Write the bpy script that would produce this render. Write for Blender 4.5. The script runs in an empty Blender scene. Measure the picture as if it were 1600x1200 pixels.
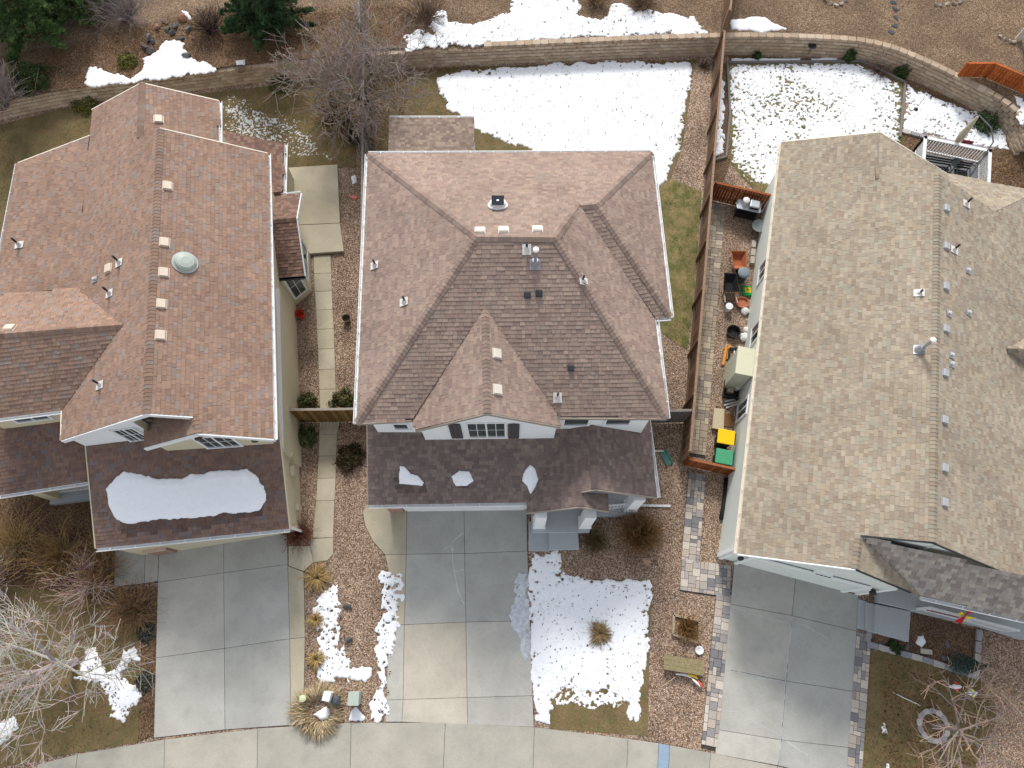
import bpy, bmesh, math, random
import numpy as np
from mathutils import Vector, Matrix

# ------------------------------------------------------------------ camera, world, sun, exposure
S = bpy.context.scene
COL = S.collection
FPX, CAMH, TILT = 1110.0, 29.0, math.radians(20.0)
cam_d = bpy.data.cameras.new('camera')
cam_d.sensor_width = 36.0
cam_d.lens = 36.0 * FPX / 1600.0
cam_d.clip_end = 2000.0
cam = bpy.data.objects.new('camera', cam_d)
cam.location = (0, 0, CAMH)
cam.rotation_euler = (TILT, 0, 0)
COL.objects.link(cam)
S.camera = cam

SUN_EL, SUN_AZ = math.radians(39.0), math.radians(-5.0)   # azimuth measured from +Y (picture up) towards +X
W = bpy.data.worlds.new('World')
S.world = W
W.use_nodes = True
nt = W.node_tree
sky = nt.nodes.new('ShaderNodeTexSky')
sky.sky_type = 'NISHITA'
sky.sun_disc = False
sky.sun_elevation = SUN_EL
sky.sun_rotation = SUN_AZ
sky.altitude = 1700.0
sky.air_density = 1.0
sky.dust_density = 4.0
sky.ozone_density = 1.0
bg = nt.nodes['Background']
bg.inputs['Strength'].default_value = 0.15
hs = nt.nodes.new('ShaderNodeHueSaturation')          # a thin milky haze takes most of the blue out of the sky
hs.inputs['Saturation'].default_value = 0.27
nt.links.new(sky.outputs['Color'], hs.inputs['Color'])
nt.links.new(hs.outputs['Color'], bg.inputs['Color'])

sun_d = bpy.data.lights.new('sun', 'SUN')
sun_d.energy = 1.8
sun_d.angle = math.radians(13.0)
sun_d.color = (1.0, 0.96, 0.9)
sun = bpy.data.objects.new('sun', sun_d)
sdir = Vector((math.cos(SUN_EL) * math.sin(SUN_AZ), math.cos(SUN_EL) * math.cos(SUN_AZ), math.sin(SUN_EL)))
sun.rotation_euler = sdir.to_track_quat('Z', 'Y').to_euler()
sun.location = sdir * 60
COL.objects.link(sun)

S.view_settings.view_transform = 'Standard'
S.view_settings.look = 'None'
S.view_settings.gamma = 1.0
S.view_settings.exposure = 0.92
S.view_settings.use_curve_mapping = False
S.render.engine = 'CYCLES'
S.cycles.max_bounces = 6
S.cycles.diffuse_bounces = 3

# ------------------------------------------------------------------ pixels of the photograph -> places
FWD = np.array([0, math.sin(TILT), -math.cos(TILT)])
UPV = np.array([0, math.cos(TILT), math.sin(TILT)])
def ray(u, v):
    return np.array([(u - 800) / FPX, 0, 0]) + FWD + UPV * ((600 - v) / FPX)
def G(u, v, z=0.0):
    d = ray(u, v)
    return np.array([0, 0, CAMH]) + d * ((z - CAMH) / d[2])
def G2(u, v, z=0.0):
    return G(u, v, z)[:2]
def GP(pts, z=0.0):
    return [tuple(G(u, v, z)[:2]) for u, v in pts]
def onwall(A, B, u, v):
    """where the ray of a pixel meets the vertical plane through A-B: (metres along A->B, height)"""
    A = np.array(A[:2], float); B = np.array(B[:2], float)
    e = (B - A) / np.linalg.norm(B - A); n = np.array([-e[1], e[0]])
    d = ray(u, v)
    t = (A @ n) / (d[:2] @ n)
    p = np.array([0, 0, CAMH]) + d * t
    return (p[:2] - A) @ e, p[2]

rng = np.random.default_rng(7)
random.seed(7)

# ------------------------------------------------------------------ colour and material helpers
def lin(c):
    return tuple((x / 255 / 12.92) if x <= 10 else ((x / 255 + 0.055) / 1.055) ** 2.4 for x in c)
MATS = {}
def mat(name, col=None, rough=0.85, scale=0.0, amt=0.0, bump=0.0, bscale=40.0, spec=0.3, metal=0.0, detail=6.0, vcol=False, big=0.0, bigscale=0.35, col2=None, trans=0.0, mixmax=1.0, mixlo=.4, mixhi=.62):
    """procedural surface: base colour (or per-face colour attribute) broken up by two noises, plus fine relief"""
    if name in MATS:
        return MATS[name]
    m = bpy.data.materials.new(name)
    m.use_nodes = True
    t = m.node_tree; N = t.nodes; L = t.links
    b = N['Principled BSDF']
    b.inputs['Roughness'].default_value = rough
    b.inputs['Metallic'].default_value = metal
    b.inputs['Specular IOR Level'].default_value = spec
    geo = N.new('ShaderNodeNewGeometry')
    if vcol:
        a = N.new('ShaderNodeAttribute'); a.attribute_name = 'Col'; src = a.outputs['Color']
    else:
        a = N.new('ShaderNodeRGB'); a.outputs[0].default_value = (*col, 1); src = a.outputs[0]
    if col2 is not None:
        nz = N.new('ShaderNodeTexNoise'); nz.inputs['Scale'].default_value = bigscale * 2; nz.inputs['Detail'].default_value = 5
        L.new(geo.outputs['Position'], nz.inputs['Vector'])
        rp = N.new('ShaderNodeMapRange'); rp.inputs[1].default_value = mixlo; rp.inputs[2].default_value = mixhi; rp.inputs[4].default_value = mixmax
        L.new(nz.outputs['Fac'], rp.inputs[0])
        mx = N.new('ShaderNodeMix'); mx.data_type = 'RGBA'
        L.new(rp.outputs[0], mx.inputs[0]); L.new(src, mx.inputs[6]); mx.inputs[7].default_value = (*col2, 1)
        src = mx.outputs[2]
    for sc, am in ((scale, amt), (bigscale, big)):
        if am > 0:
            nz = N.new('ShaderNodeTexNoise'); nz.inputs['Scale'].default_value = sc; nz.inputs['Detail'].default_value = detail
            nz.inputs['Roughness'].default_value = 0.65
            L.new(geo.outputs['Position'], nz.inputs['Vector'])
            rp = N.new('ShaderNodeMapRange')
            rp.inputs[1].default_value = 0.3; rp.inputs[2].default_value = 0.7
            rp.inputs[3].default_value = 1 - am; rp.inputs[4].default_value = 1 + am
            L.new(nz.outputs['Fac'], rp.inputs[0])
            vm = N.new('ShaderNodeVectorMath'); vm.operation = 'SCALE'
            L.new(src, vm.inputs[0]); L.new(rp.outputs[0], vm.inputs['Scale'])
            src = vm.outputs[0]
    L.new(src, b.inputs['Base Color'])
    if bump > 0:
        nz = N.new('ShaderNodeTexNoise'); nz.inputs['Scale'].default_value = bscale; nz.inputs['Detail'].default_value = 4
        L.new(geo.outputs['Position'], nz.inputs['Vector'])
        bp = N.new('ShaderNodeBump'); bp.inputs['Strength'].default_value = bump; bp.inputs['Distance'].default_value = 0.02
        L.new(nz.outputs['Fac'], bp.inputs['Height']); L.new(bp.outputs[0], b.inputs['Normal'])
    if trans > 0:
        b.inputs['Transmission Weight'].default_value = trans
    MATS[name] = m
    return m

def gravel_mat(name, cols, scale=26.0, big=0.2):
    m = bpy.data.materials.new(name); m.use_nodes = True
    t = m.node_tree; N = t.nodes; L = t.links; b = N['Principled BSDF']
    b.inputs['Roughness'].default_value = 0.92; b.inputs['Specular IOR Level'].default_value = 0.2
    geo = N.new('ShaderNodeNewGeometry')
    vo = N.new('ShaderNodeTexVoronoi'); vo.inputs['Scale'].default_value = scale
    L.new(geo.outputs['Position'], vo.inputs['Vector'])
    sp = N.new('ShaderNodeSeparateColor'); L.new(vo.outputs['Color'], sp.inputs[0])
    cr = N.new('ShaderNodeValToRGB'); cr.color_ramp.interpolation = 'CONSTANT'
    el = cr.color_ramp.elements
    while len(el) < len(cols): el.new(0.5)
    for i, c in enumerate(cols):
        el[i].position = i / len(cols); el[i].color = (*c, 1)
    L.new(sp.outputs[0], cr.inputs[0])
    nz = N.new('ShaderNodeTexNoise'); nz.inputs['Scale'].default_value = 0.8; nz.inputs['Detail'].default_value = 6
    L.new(geo.outputs['Position'], nz.inputs['Vector'])
    rp = N.new('ShaderNodeMapRange'); rp.inputs[1].default_value = .3; rp.inputs[2].default_value = .7; rp.inputs[3].default_value = 1 - big; rp.inputs[4].default_value = 1 + big
    L.new(nz.outputs['Fac'], rp.inputs[0])
    vm = N.new('ShaderNodeVectorMath'); vm.operation = 'SCALE'
    L.new(cr.outputs[0], vm.inputs[0]); L.new(rp.outputs[0], vm.inputs['Scale'])
    L.new(vm.outputs[0], b.inputs['Base Color'])
    bp = N.new('ShaderNodeBump'); bp.inputs['Strength'].default_value = 0.9; bp.inputs['Distance'].default_value = 0.02; bp.invert = True
    L.new(vo.outputs['Distance'], bp.inputs['Height']); L.new(bp.outputs[0], b.inputs['Normal'])
    MATS[name] = m
    return m

# ------------------------------------------------------------------ object helpers
ORG = {}
def org(o):
    return ORG.get(o.name, np.zeros(3)) if o is not None else np.zeros(3)
def tag(o, label=None, cat=None, group=None, kind=None):
    if label: o['label'] = label
    if cat: o['category'] = cat
    if group: o['group'] = group
    if kind: o['kind'] = kind
    return o
def thing(name, label, cat, loc, group=None):
    o = bpy.data.objects.new(name, None); o.empty_display_size = 0.2
    loc = np.array([loc[0], loc[1], loc[2] if len(loc) > 2 else 0.0], float)
    o.location = loc; COL.objects.link(o); ORG[o.name] = loc
    return tag(o, label, cat, group)
def mesh_np(name, V, Fc, m, parent=None, col=None, smooth=False, loc=None):
    """V (n,3) world coordinates, Fc (m,k) faces, col (m,3) face colours"""
    me = bpy.data.meshes.new(name)
    V = np.asarray(V, float); Fc = np.asarray(Fc, np.int32)
    L0 = org(parent) if parent is not None else (np.array(loc, float) if loc is not None else np.zeros(3))
    me.vertices.add(len(V)); me.vertices.foreach_set('co', (V - L0).astype(np.float32).ravel())
    k = Fc.shape[1]
    me.loops.add(Fc.size); me.loops.foreach_set('vertex_index', Fc.ravel())
    me.polygons.add(len(Fc)); me.polygons.foreach_set('loop_start', np.arange(len(Fc), dtype=np.int32) * k)
    me.polygons.foreach_set('loop_total', np.full(len(Fc), k, np.int32))
    if smooth: me.polygons.foreach_set('use_smooth', np.ones(len(Fc), bool))
    me.update(calc_edges=True)
    if col is not None:
        a = me.attributes.new('Col', 'FLOAT_COLOR', 'CORNER')
        c4 = np.ones((len(Fc), k, 4), np.float32); c4[:, :, :3] = np.asarray(col, np.float32)[:, None, :]
        a.data.foreach_set('color', c4.ravel())
    me.materials.append(m)
    return link(name, me, parent, L0)
def link(name, me, parent, L0):
    o = bpy.data.objects.new(name, me); COL.objects.link(o)
    if parent is not None: o.parent = parent
    else: o.location = L0
    ORG[o.name] = np.array(L0, float)
    return o
class MB:
    """collects faces; build() links them as ONE mesh object"""
    def __init__(s): s.v = []; s.f = []; s.c = []
    def add(s, vs, fs, col=(.5, .5, .5)):
        o = len(s.v); s.v += [tuple(p) for p in vs]
        for f in fs: s.f.append([i + o for i in f]); s.c.append(col)
        return s
    def box(s, c, d, rz=0.0, col=(.5, .5, .5), taper=1.0, M=None):
        x, y, z = d[0] / 2, d[1] / 2, d[2] / 2
        P = [(-x, -y, -z), (x, -y, -z), (x, y, -z), (-x, y, -z), (-x * taper, -y * taper, z), (x * taper, -y * taper, z), (x * taper, y * taper, z), (-x * taper, y * taper, z)]
        if M is not None: P = [tuple((M @ Vector(p)) + Vector(c)) for p in P]
        else:
            cs, sn = math.cos(rz), math.sin(rz)
            P = [(c[0] + p[0] * cs - p[1] * sn, c[1] + p[0] * sn + p[1] * cs, c[2] + p[2]) for p in P]
        return s.add(P, [(0, 3, 2, 1), (4, 5, 6, 7), (0, 1, 5, 4), (1, 2, 6, 5), (2, 3, 7, 6), (3, 0, 4, 7)], col)
    def bar(s, A, B, w, h, col=(.5, .5, .5)):
        """square bar from A to B; w across (horizontal), h in the other direction"""
        A = np.array(A, float); B = np.array(B, float); d = B - A; L = np.linalg.norm(d); d = d / L
        side = np.cross(d, [0, 0, 1.0])
        if np.linalg.norm(side) < 1e-3: side = np.array([1.0, 0, 0])
        side /= np.linalg.norm(side); up = np.cross(side, d)
        P = [A + side * a * w / 2 + up * b * h / 2 for a, b in ((-1, -1), (1, -1), (1, 1), (-1, 1))] + [B + side * a * w / 2 + up * b * h / 2 for a, b in ((-1, -1), (1, -1), (1, 1), (-1, 1))]
        return s.add(P, [(0, 1, 2, 3), (7, 6, 5, 4), (4, 5, 1, 0), (5, 6, 2, 1), (6, 7, 3, 2), (7, 4, 0, 3)], col)
    def prism(s, poly, z0, z1, col=(.5, .5, .5), top=None):
        n = len(poly)
        a = sum(poly[i][0] * poly[(i + 1) % n][1] - poly[(i + 1) % n][0] * poly[i][1] for i in range(n))
        if a < 0: poly = poly[::-1]
        P = [(p[0], p[1], z0) for p in poly] + [(p[0], p[1], z1) for p in (top or poly)]
        return s.add(P, [tuple(range(n))[::-1], tuple(range(n, 2 * n))] + [(i, (i + 1) % n, n + (i + 1) % n, n + i) for i in range(n)], col)
    def tube(s, pts, rad, n=6, col=(.5, .5, .5), cap=True):
        pts = [np.array(p, float) for p in pts]
        if not hasattr(rad, '__len__'): rad = [rad] * len(pts)
        o = len(s.v); ref = None
        for i, p in enumerate(pts):
            d = pts[min(i + 1, len(pts) - 1)] - pts[max(i - 1, 0)]; d = d / (np.linalg.norm(d) + 1e-9)
            if ref is None: ref = np.array([0, 0, 1.0]) if abs(d[2]) < .9 else np.array([1.0, 0, 0])
            a = np.cross(d, ref); a /= np.linalg.norm(a) + 1e-9; b = np.cross(d, a); ref = np.cross(a, d)
            for k in range(n):
                t = 2 * math.pi * k / n
                s.v.append(tuple(p + rad[i] * (a * math.cos(t) + b * math.sin(t))))
        for i in range(len(pts) - 1):
            for k in range(n):
                s.f.append([o + i * n + k, o + i * n + (k + 1) % n, o + (i + 1) * n + (k + 1) % n, o + (i + 1) * n + k][::-1]); s.c.append(col)
        if cap:
            s.f.append([o + k for k in range(n)]); s.c.append(col)
            s.f.append([o + (len(pts) - 1) * n + k for k in range(n)][::-1]); s.c.append(col)
        return s
    def lathe(s, prof, c, n=16, col=(.5, .5, .5), sx=1.0, sy=1.0, axis=None):
        o = len(s.v)
        for r, z in prof:
            for k in range(n):
                t = 2 * math.pi * k / n
                p = Vector((r * math.cos(t) * sx, r * math.sin(t) * sy, z))
                if axis is not None: p = axis @ p
                s.v.append((c[0] + p[0], c[1] + p[1], c[2] + p[2]))
        for i in range(len(prof) - 1):
            for k in range(n):
                s.f.append([o + i * n + k, o + i * n + (k + 1) % n, o + (i + 1) * n + (k + 1) % n, o + (i + 1) * n + k]); s.c.append(col)
        s.f.append([o + k for k in range(n)][::-1]); s.c.append(col)
        s.f.append([o + (len(prof) - 1) * n + k for k in range(n)]); s.c.append(col)
        return s
    def build(s, name, m, parent=None, smooth=False, loc=None, bevel=0.0):
        me = bpy.data.meshes.new(name)
        V = np.array(s.v, float)
        if parent is not None: L0 = org(parent)
        else: L0 = np.array(loc, float) if loc is not None else np.array([(V[:, 0].min() + V[:, 0].max()) / 2, (V[:, 1].min() + V[:, 1].max()) / 2, V[:, 2].min()])
        me.from_pydata((V - L0).tolist(), [], s.f)
        a = me.attributes.new('Col', 'FLOAT_COLOR', 'CORNER')
        buf = []
        for f, c in zip(s.f, s.c): buf += [c[0], c[1], c[2], 1.0] * len(f)
        a.data.foreach_set('color', buf)
        if smooth:
            me.polygons.foreach_set('use_smooth', [True] * len(me.polygons))
        me.materials.append(m)
        me.update()
        o = link(name, me, parent, L0)
        if bevel > 0:
            b = o.modifiers.new('bevel', 'BEVEL'); b.width = bevel; b.segments = 2; b.limit_method = 'ANGLE'
        return o

def inset(poly, d):
    """offset a counter-clockwise plan polygon inwards by d"""
    n = len(poly); P = [np.array(p[:2], float) for p in poly]; out = []
    dd = d if hasattr(d, '__len__') else [d] * n
    for i in range(n):
        e0 = P[i] - P[i - 1]; e1 = P[(i + 1) % n] - P[i]
        e0 /= np.linalg.norm(e0); e1 /= np.linalg.norm(e1)
        n0 = np.array([-e0[1], e0[0]]); n1 = np.array([-e1[1], e1[0]])
        A = np.array([n0, n1]); b = np.array([n0 @ P[i] + dd[i - 1], n1 @ P[i] + dd[i]])
        if abs(np.linalg.det(A)) < 0.05: out.append(P[i] + n1 * dd[i])
        else: out.append(np.linalg.solve(A, b))
    return out
def inpoly(X, Y, poly):
    X = np.asarray(X, float); Y = np.asarray(Y, float); r = np.zeros(X.shape, bool); n = len(poly)
    for i in range(n):
        x0, y0 = poly[i][:2]; x1, y1 = poly[(i + 1) % n][:2]
        if y0 == y1: continue
        c = ((y0 > Y) != (y1 > Y)) & (X < (x1 - x0) * (Y - y0) / (y1 - y0) + x0)
        r ^= c
    return r
def pdist(X, Y, poly):
    d = np.full(X.shape, 1e9); n = len(poly)
    for i in range(n):
        a = np.array(poly[i][:2]); b = np.array(poly[(i + 1) % n][:2]); e = b - a; L = e @ e + 1e-12
        t = np.clip(((X - a[0]) * e[0] + (Y - a[1]) * e[1]) / L, 0, 1)
        d = np.minimum(d, np.hypot(X - a[0] - t * e[0], Y - a[1] - t * e[1]))
    return d
def vnoise(X, Y, seed=0):
    xi = np.floor(X).astype(np.int64); yi = np.floor(Y).astype(np.int64); fx = X - xi; fy = Y - yi
    fx = fx * fx * (3 - 2 * fx); fy = fy * fy * (3 - 2 * fy)
    def h(a, b):
        n = (a * 374761393 + b * 668265263 + seed * 1442695041) & 0x7fffffff
        n = ((n ^ (n >> 13)) * 1274126177) & 0x7fffffff
        return ((n ^ (n >> 16)) & 0xffff) / 65535.0
    return (h(xi, yi) * (1 - fx) + h(xi + 1, yi) * fx) * (1 - fy) + (h(xi, yi + 1) * (1 - fx) + h(xi + 1, yi + 1) * fx) * fy
def fbm(X, Y, s, o=4, seed=0):
    r = 0; a = 0.5; t = 0
    for k in range(o):
        r = r + a * vnoise(X * s, Y * s, seed + k * 17); t += a; a *= 0.5; s *= 2.03
    return r / t

def pal(cols, k=1.0, squeeze=0.0, tint=(1, 1, 1)):
    m = [sum(c[i] for c in cols) / len(cols) for i in range(3)]
    return [tuple(k * x * t for x, t in zip(lin([c[i] * (1 - squeeze) + m[i] * squeeze for i in range(3)]), tint)) for c in cols]
# shared materials
WHITE = mat('white_paint', (.72, .73, .73), .5, 3, .05)
GLASS = mat('window_glass', (.035, .05, .05), .08, 2.0, .3, spec=.6)
CREAM = mat('cream_paint', lin((222, 212, 196)), .55, 5, .06)
DARK = mat('dark_metal', (.02, .022, .024), .5, 8, .2)
BLACK = mat('black_plastic', (.012, .012, .014), .45, 9, .25)
GALV = mat('galvanised_metal', (.4, .42, .45), .35, 6, .12, metal=.6)
VC = mat('coloured_matte', vcol=True, rough=.85, scale=14, amt=.14)
SHING = mat('asphalt_shingle', vcol=True, rough=.95, scale=90, amt=.2, spec=.15, big=.13, bigscale=.45)
LEAFM = mat('foliage', vcol=True, rough=.8, scale=5, amt=.2, spec=.2)
BARK = mat('bark', vcol=True, rough=.9, scale=12, amt=.2, spec=.15)
STONE = mat('stone', vcol=True, rough=.9, scale=22, amt=.22, bump=.4, bscale=40, spec=.2)
CONC = mat('concrete', vcol=True, rough=.9, scale=24, amt=.1, big=.14, bigscale=1.1, bump=.15, bscale=90, spec=.2, col2=lin((96, 97, 98)), mixmax=.3, mixlo=.5, mixhi=.75)
WOOD = mat('fence_wood', vcol=True, rough=.85, scale=9, amt=.25, spec=.2)
SNOWM = mat('snow', (.83, .84, .86), .7, 6, .03, bump=.6, bscale=14, spec=.3)
ICEM = mat('grey_ice', (.5, .52, .55), .4, 7, .3, bump=.4, bscale=10, spec=.4)
# ------------------------------------------------------------------ the setting: ground, terrace, concrete
GRAV = gravel_mat('brown_gravel', pal([(150, 126, 106), (122, 100, 84), (172, 150, 130), (100, 82, 70), (140, 116, 98), (186, 166, 148)], .92), 24, .3)
SOIL = gravel_mat('mulch_soil', pal([(112, 88, 66), (92, 70, 54), (138, 114, 90), (84, 68, 52), (124, 104, 78)], .9), 30, .35)
LAWNM = mat('dormant_lawn', lin((126, 108, 78)), .95, 55, .35, big=.3, bigscale=1.2, col2=lin((102, 94, 64)), bump=.5, bscale=60, spec=.1)
LAWNG = mat('greener_lawn', lin((146, 130, 92)), .95, 55, .35, big=.3, bigscale=1.0, col2=lin((96, 98, 58)), bump=.5, bscale=60, spec=.1)
ASPH = mat('asphalt', (.05, .05, .052), .95, 40, .2, big=.15)

def sheet(name, poly, z, m, kind='structure', parent=None, thick=0.03):
    o = MB().prism([tuple(p) for p in poly], z - thick, z).build(name, m, parent)
    if parent is None: o['kind'] = kind
    return o
tag(MB().prism([(-150, -90), (150, -90), (150, 150), (-150, 150)], -0.5, 0.0).build('ground', GRAV, loc=(0, 0, -.5)), kind='structure')

WALLPX = [(-90, 206), (-40, 196), (60, 174), (125, 162), (210, 152), (300, 142), (400, 129), (470, 121), (560, 112), (640, 106), (755, 101), (870, 96), (1000, 90), (1130, 86), (1200, 86), (1300, 90), (1345, 95), (1385, 106), (1440, 130), (1500, 160), (1545, 184), (1570, 208), (1580, 238)]
wpath = np.array(GP(WALLPX))
TZ = 0.93
def path_at(P, n=None, step=None):
    seg = np.linalg.norm(np.diff(P, axis=0), axis=1); cum = np.concatenate([[0], np.cumsum(seg)])
    def at(s):
        s = min(max(s, 0), cum[-1]); i = min(np.searchsorted(cum, s, side='right') - 1, len(seg) - 1)
        t = (s - cum[i]) / seg[i]; return P[i] * (1 - t) + P[i + 1] * t, (P[i + 1] - P[i]) / seg[i]
    return at, cum[-1]
# smooth the wall line
for _ in range(3):
    q = [wpath[0]]
    for i in range(len(wpath) - 1): q += [wpath[i] * .75 + wpath[i + 1] * .25, wpath[i] * .25 + wpath[i + 1] * .75]
    wpath = np.array(q + [wpath[-1]])
wat, wlen = path_at(wpath)
tnorm = lambda t: np.array([-t[1], t[0]])
back = []
for k in range(81):
    p, t = wat(wlen * k / 80); back.append(tuple(p + tnorm(t) * 0.48))
terr = back + [(60, back[-1][1] - 1), (60, 120), (-60, 120), (-60, back[0][1])]
TERRM = gravel_mat('terrace_gravel', pal([(126, 104, 84), (104, 84, 66), (150, 130, 108), (98, 82, 66), (122, 102, 80)], 1.0), 26, .3)
tag(MB().prism(terr, -0.1, TZ).build('terrace', TERRM), kind='structure')

# retaining wall: every block is a piece
rw = thing('retaining_wall', 'long curved tan concrete block retaining wall across the back yards', 'wall', (*wpath[len(wpath) // 2], 0))
BC = pal([(176, 156, 134), (164, 144, 122), (186, 166, 144), (156, 138, 118), (172, 150, 128), (190, 174, 154)], .95, .3)
BLK_H = .168
def block_mesh(name, c, seed, dims=(.4, .28, .152), j=.012):
    r = random.Random(seed); x, y, z = dims[0] / 2, dims[1], dims[2]
    P = [(-x, 0, 0), (0, -.015, 0), (x, 0, 0), (x, y, 0), (-x, y, 0), (-x, 0.008, z), (0, -.02, z), (x, 0.008, z), (x, y, z), (-x, y, z)]
    P = [(a + r.uniform(-j, j) * .4, b + r.uniform(-j, j), h + r.uniform(-j, j) * .35) for a, b, h in P]
    f = [(4, 3, 2, 1, 0), (5, 6, 7, 8, 9), (0, 1, 6, 5), (1, 2, 7, 6), (2, 3, 8, 7), (3, 4, 9, 8), (4, 0, 5, 9)]
    me = bpy.data.meshes.new(name); me.from_pydata(P, [], f)
    a = me.attributes.new('Col', 'FLOAT_COLOR', 'CORNER'); b = []
    for q in f: b += [*c, 1.0] * len(q)
    a.data.foreach_set('color', b); me.materials.append(STONE); return me
BLK = [block_mesh('block_%d' % k, BC[k % 6], k) for k in range(12)]
def piece(name, me, parent, M):
    o = bpy.data.objects.new(name, me); COL.objects.link(o); o.parent = parent
    L0 = org(parent); ORG[o.name] = L0
    o.matrix_local = Matrix.Translation(Vector(-L0)) @ M
    return o
cand = []
s_step = None
for c in range(6):
    s = -.2 * (c % 2)
    while s < wlen:
        p, t = wat(s + .205)
        nrm = tnorm(t)
        px = 800 + FPX * p[0] / (CAMH * math.cos(TILT) + p[1] * math.sin(TILT))
        top = 5 if px < 752 else 6
        if c < top:
            pos = p + nrm * (.045 * c)
            cand.append((px, c, pos, math.atan2(t[1], t[0])))
        s += .412
order = sorted(range(len(cand)), key=lambda i: (0 if 600 < cand[i][0] < 1590 else 1, -cand[i][1] if cand[i][0] > 1590 else 0, abs(cand[i][0] - 1130)))
rest = MB()
for rank, i in enumerate(order):
    px, c, pos, a = cand[i]
    M = Matrix.Translation((pos[0], pos[1], c * BLK_H)) @ Matrix.Rotation(a + random.uniform(-.02, .02), 4, 'Z')
    me = BLK[random.randrange(12)]
    if rank < 300: piece('block', me, rw, M)
    else:
        vs = [tuple(M @ v.co) for v in me.vertices]; rest.add(vs, [tuple(q.vertices) for q in me.polygons], BC[random.randrange(6)])
tag(rest.build('wall_blocks', STONE, rw), kind='stuff')

# concrete
CG = [lin(c) for c in ((173, 171, 163), (167, 166, 159), (177, 174, 165), (170, 169, 162))]
CT = [lin(c) for c in ((178, 168, 146), (172, 163, 142), (182, 173, 152))]
def slab_set(name, polys, cols, zt=.035, bed_z=.02, mat_=None):
    """a concrete surface: dark joint bed (the setting) with every slab as a piece"""
    allp = [G2(u, v) for pl in polys for u, v in pl]
    bed = MB()
    for pl in polys: bed.prism(GP(pl), -.04, bed_z, (.05, .048, .044))
    b = tag(bed.build(name, CONC), kind='structure')
    for pl, c in zip(polys, cols):
        P = GP(pl); n = len(P)
        if sum(P[i][0] * P[(i + 1) % n][1] - P[(i + 1) % n][0] * P[i][1] for i in range(n)) < 0: P = P[::-1]
        q = inset(P, .006); q2 = inset(P, .013)
        k = .94 + .1 * random.random(); c = tuple(x * k for x in c)
        m = MB(); nn = len(q); dz = random.uniform(-.002, .002)
        m.add([(a[0], a[1], -.02) for a in q] + [(a[0], a[1], zt - .008 + dz) for a in q] + [(a[0], a[1], zt + dz) for a in q2],
              [tuple(range(2 * nn, 3 * nn))] + [(i, (i + 1) % nn, nn + (i + 1) % nn, nn + i) for i in range(nn)] + [(nn + i, nn + (i + 1) % nn, 2 * nn + (i + 1) % nn, 2 * nn + i) for i in range(nn)], c)
        m.build('slab', CONC, b)
    return b
def grid(rows):
    out = []
    for r0, r1 in zip(rows, rows[1:]):
        for k in range(len(r0) - 1): out.append([r0[k], r0[k + 1], r1[k + 1], r1[k]])
    return out
gl = grid([[(249, 858), (350, 845), (449, 831)], [(247, 910), (350, 895), (450, 882)], [(244, 1028), (351, 1013), (453, 998)], [(241, 1153), (352, 1140), (455, 1133)]])
slab_set('left_driveway', gl + [[(450, 884), (475, 894), (477, 996), (453, 998)], [(453, 998), (477, 996), (474, 1131), (455, 1133)], [(180, 857), (228, 853), (226, 912), (179, 916)], [(228, 853), (249, 851), (247, 908), (226, 912)]],
         [CG[i % 4] for i in range(6)] + [CT[1], CT[0], CG[1], CG[2]])
gc = grid([[(636, 792), (725, 792), (823, 792)], [(635, 866), (726, 865), (824, 861)], [(632, 976), (728, 972), (828, 970)], [(630, 1093), (730, 1090), (832, 1087)], [(628, 1128), (731, 1132), (834, 1136)]])
slab_set('centre_driveway', gc + [[(575, 785), (636, 785), (635, 866), (602, 867), (583, 846), (571, 822), (567, 800)], [(602, 867), (635, 866), (632, 976), (613, 976), (609, 900)], [(613, 976), (632, 976), (630, 1093), (604, 1094), (606, 1030)], [(604, 1094), (630, 1093), (628, 1128), (602, 1128)]],
         [CG[1], CG[1], CG[3], CG[1], lin((186, 178, 162)), CG[2], lin((180, 173, 158)), CG[2], CT[1], CT[0], CG[2], CG[2]])
gr = grid([[(1147, 880), (1243, 902), (1341, 930)], [(1141, 944), (1237, 962), (1338, 986)], [(1131, 1045), (1228, 1064), (1332, 1080)], [(1121, 1140), (1220, 1156), (1326, 1168)], [(1117, 1178), (1215, 1196), (1322, 1222)]])
slab_set('right_driveway', gr, [CG[i % 4] for i in range(8)])
sw_t = [(60, 1194), (122, 1178), (258, 1155), (403, 1138), (549, 1129), (696, 1129), (835, 1136), (981, 1154), (1029, 1161), (1046, 1164), (1110, 1176), (1215, 1197), (1322, 1223), (1420, 1250)]
sw_b = [(40, 1265), (112, 1250), (256, 1235), (402, 1225), (547, 1220), (692, 1220), (832, 1224), (978, 1234), (1026, 1240), (1043, 1242), (1104, 1252), (1205, 1270), (1310, 1290), (1400, 1310)]
CS = [lin(c) for c in ((170, 165, 152), (165, 161, 149))]
slab_set('sidewalk', [[sw_t[i], sw_t[i + 1], sw_b[i + 1], sw_b[i]] for i in range(len(sw_t) - 1)],
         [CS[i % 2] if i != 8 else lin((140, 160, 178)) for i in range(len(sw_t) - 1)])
sheet('road', [tuple(p) for p in GP(sw_b)] + [(60, -12), (60, -40), (-60, -40), (-60, -12)], .008, ASPH)
wl = [(490, 400), (491, 428), (492, 456), (494, 485), (495, 515), (497, 546), (498, 578), (499, 609), (500, 642)]
wr = [(517, 399), (518, 427), (519, 455), (520, 484), (522, 514), (523, 545), (524, 577), (525, 608), (527, 641)]
wl2 = [(499, 652), (499, 679), (498, 713), (496, 748), (494, 783), (488, 841)]
wr2 = [(533, 652), (527, 679), (526, 712), (525, 747), (523, 782), (521, 840)]
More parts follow.
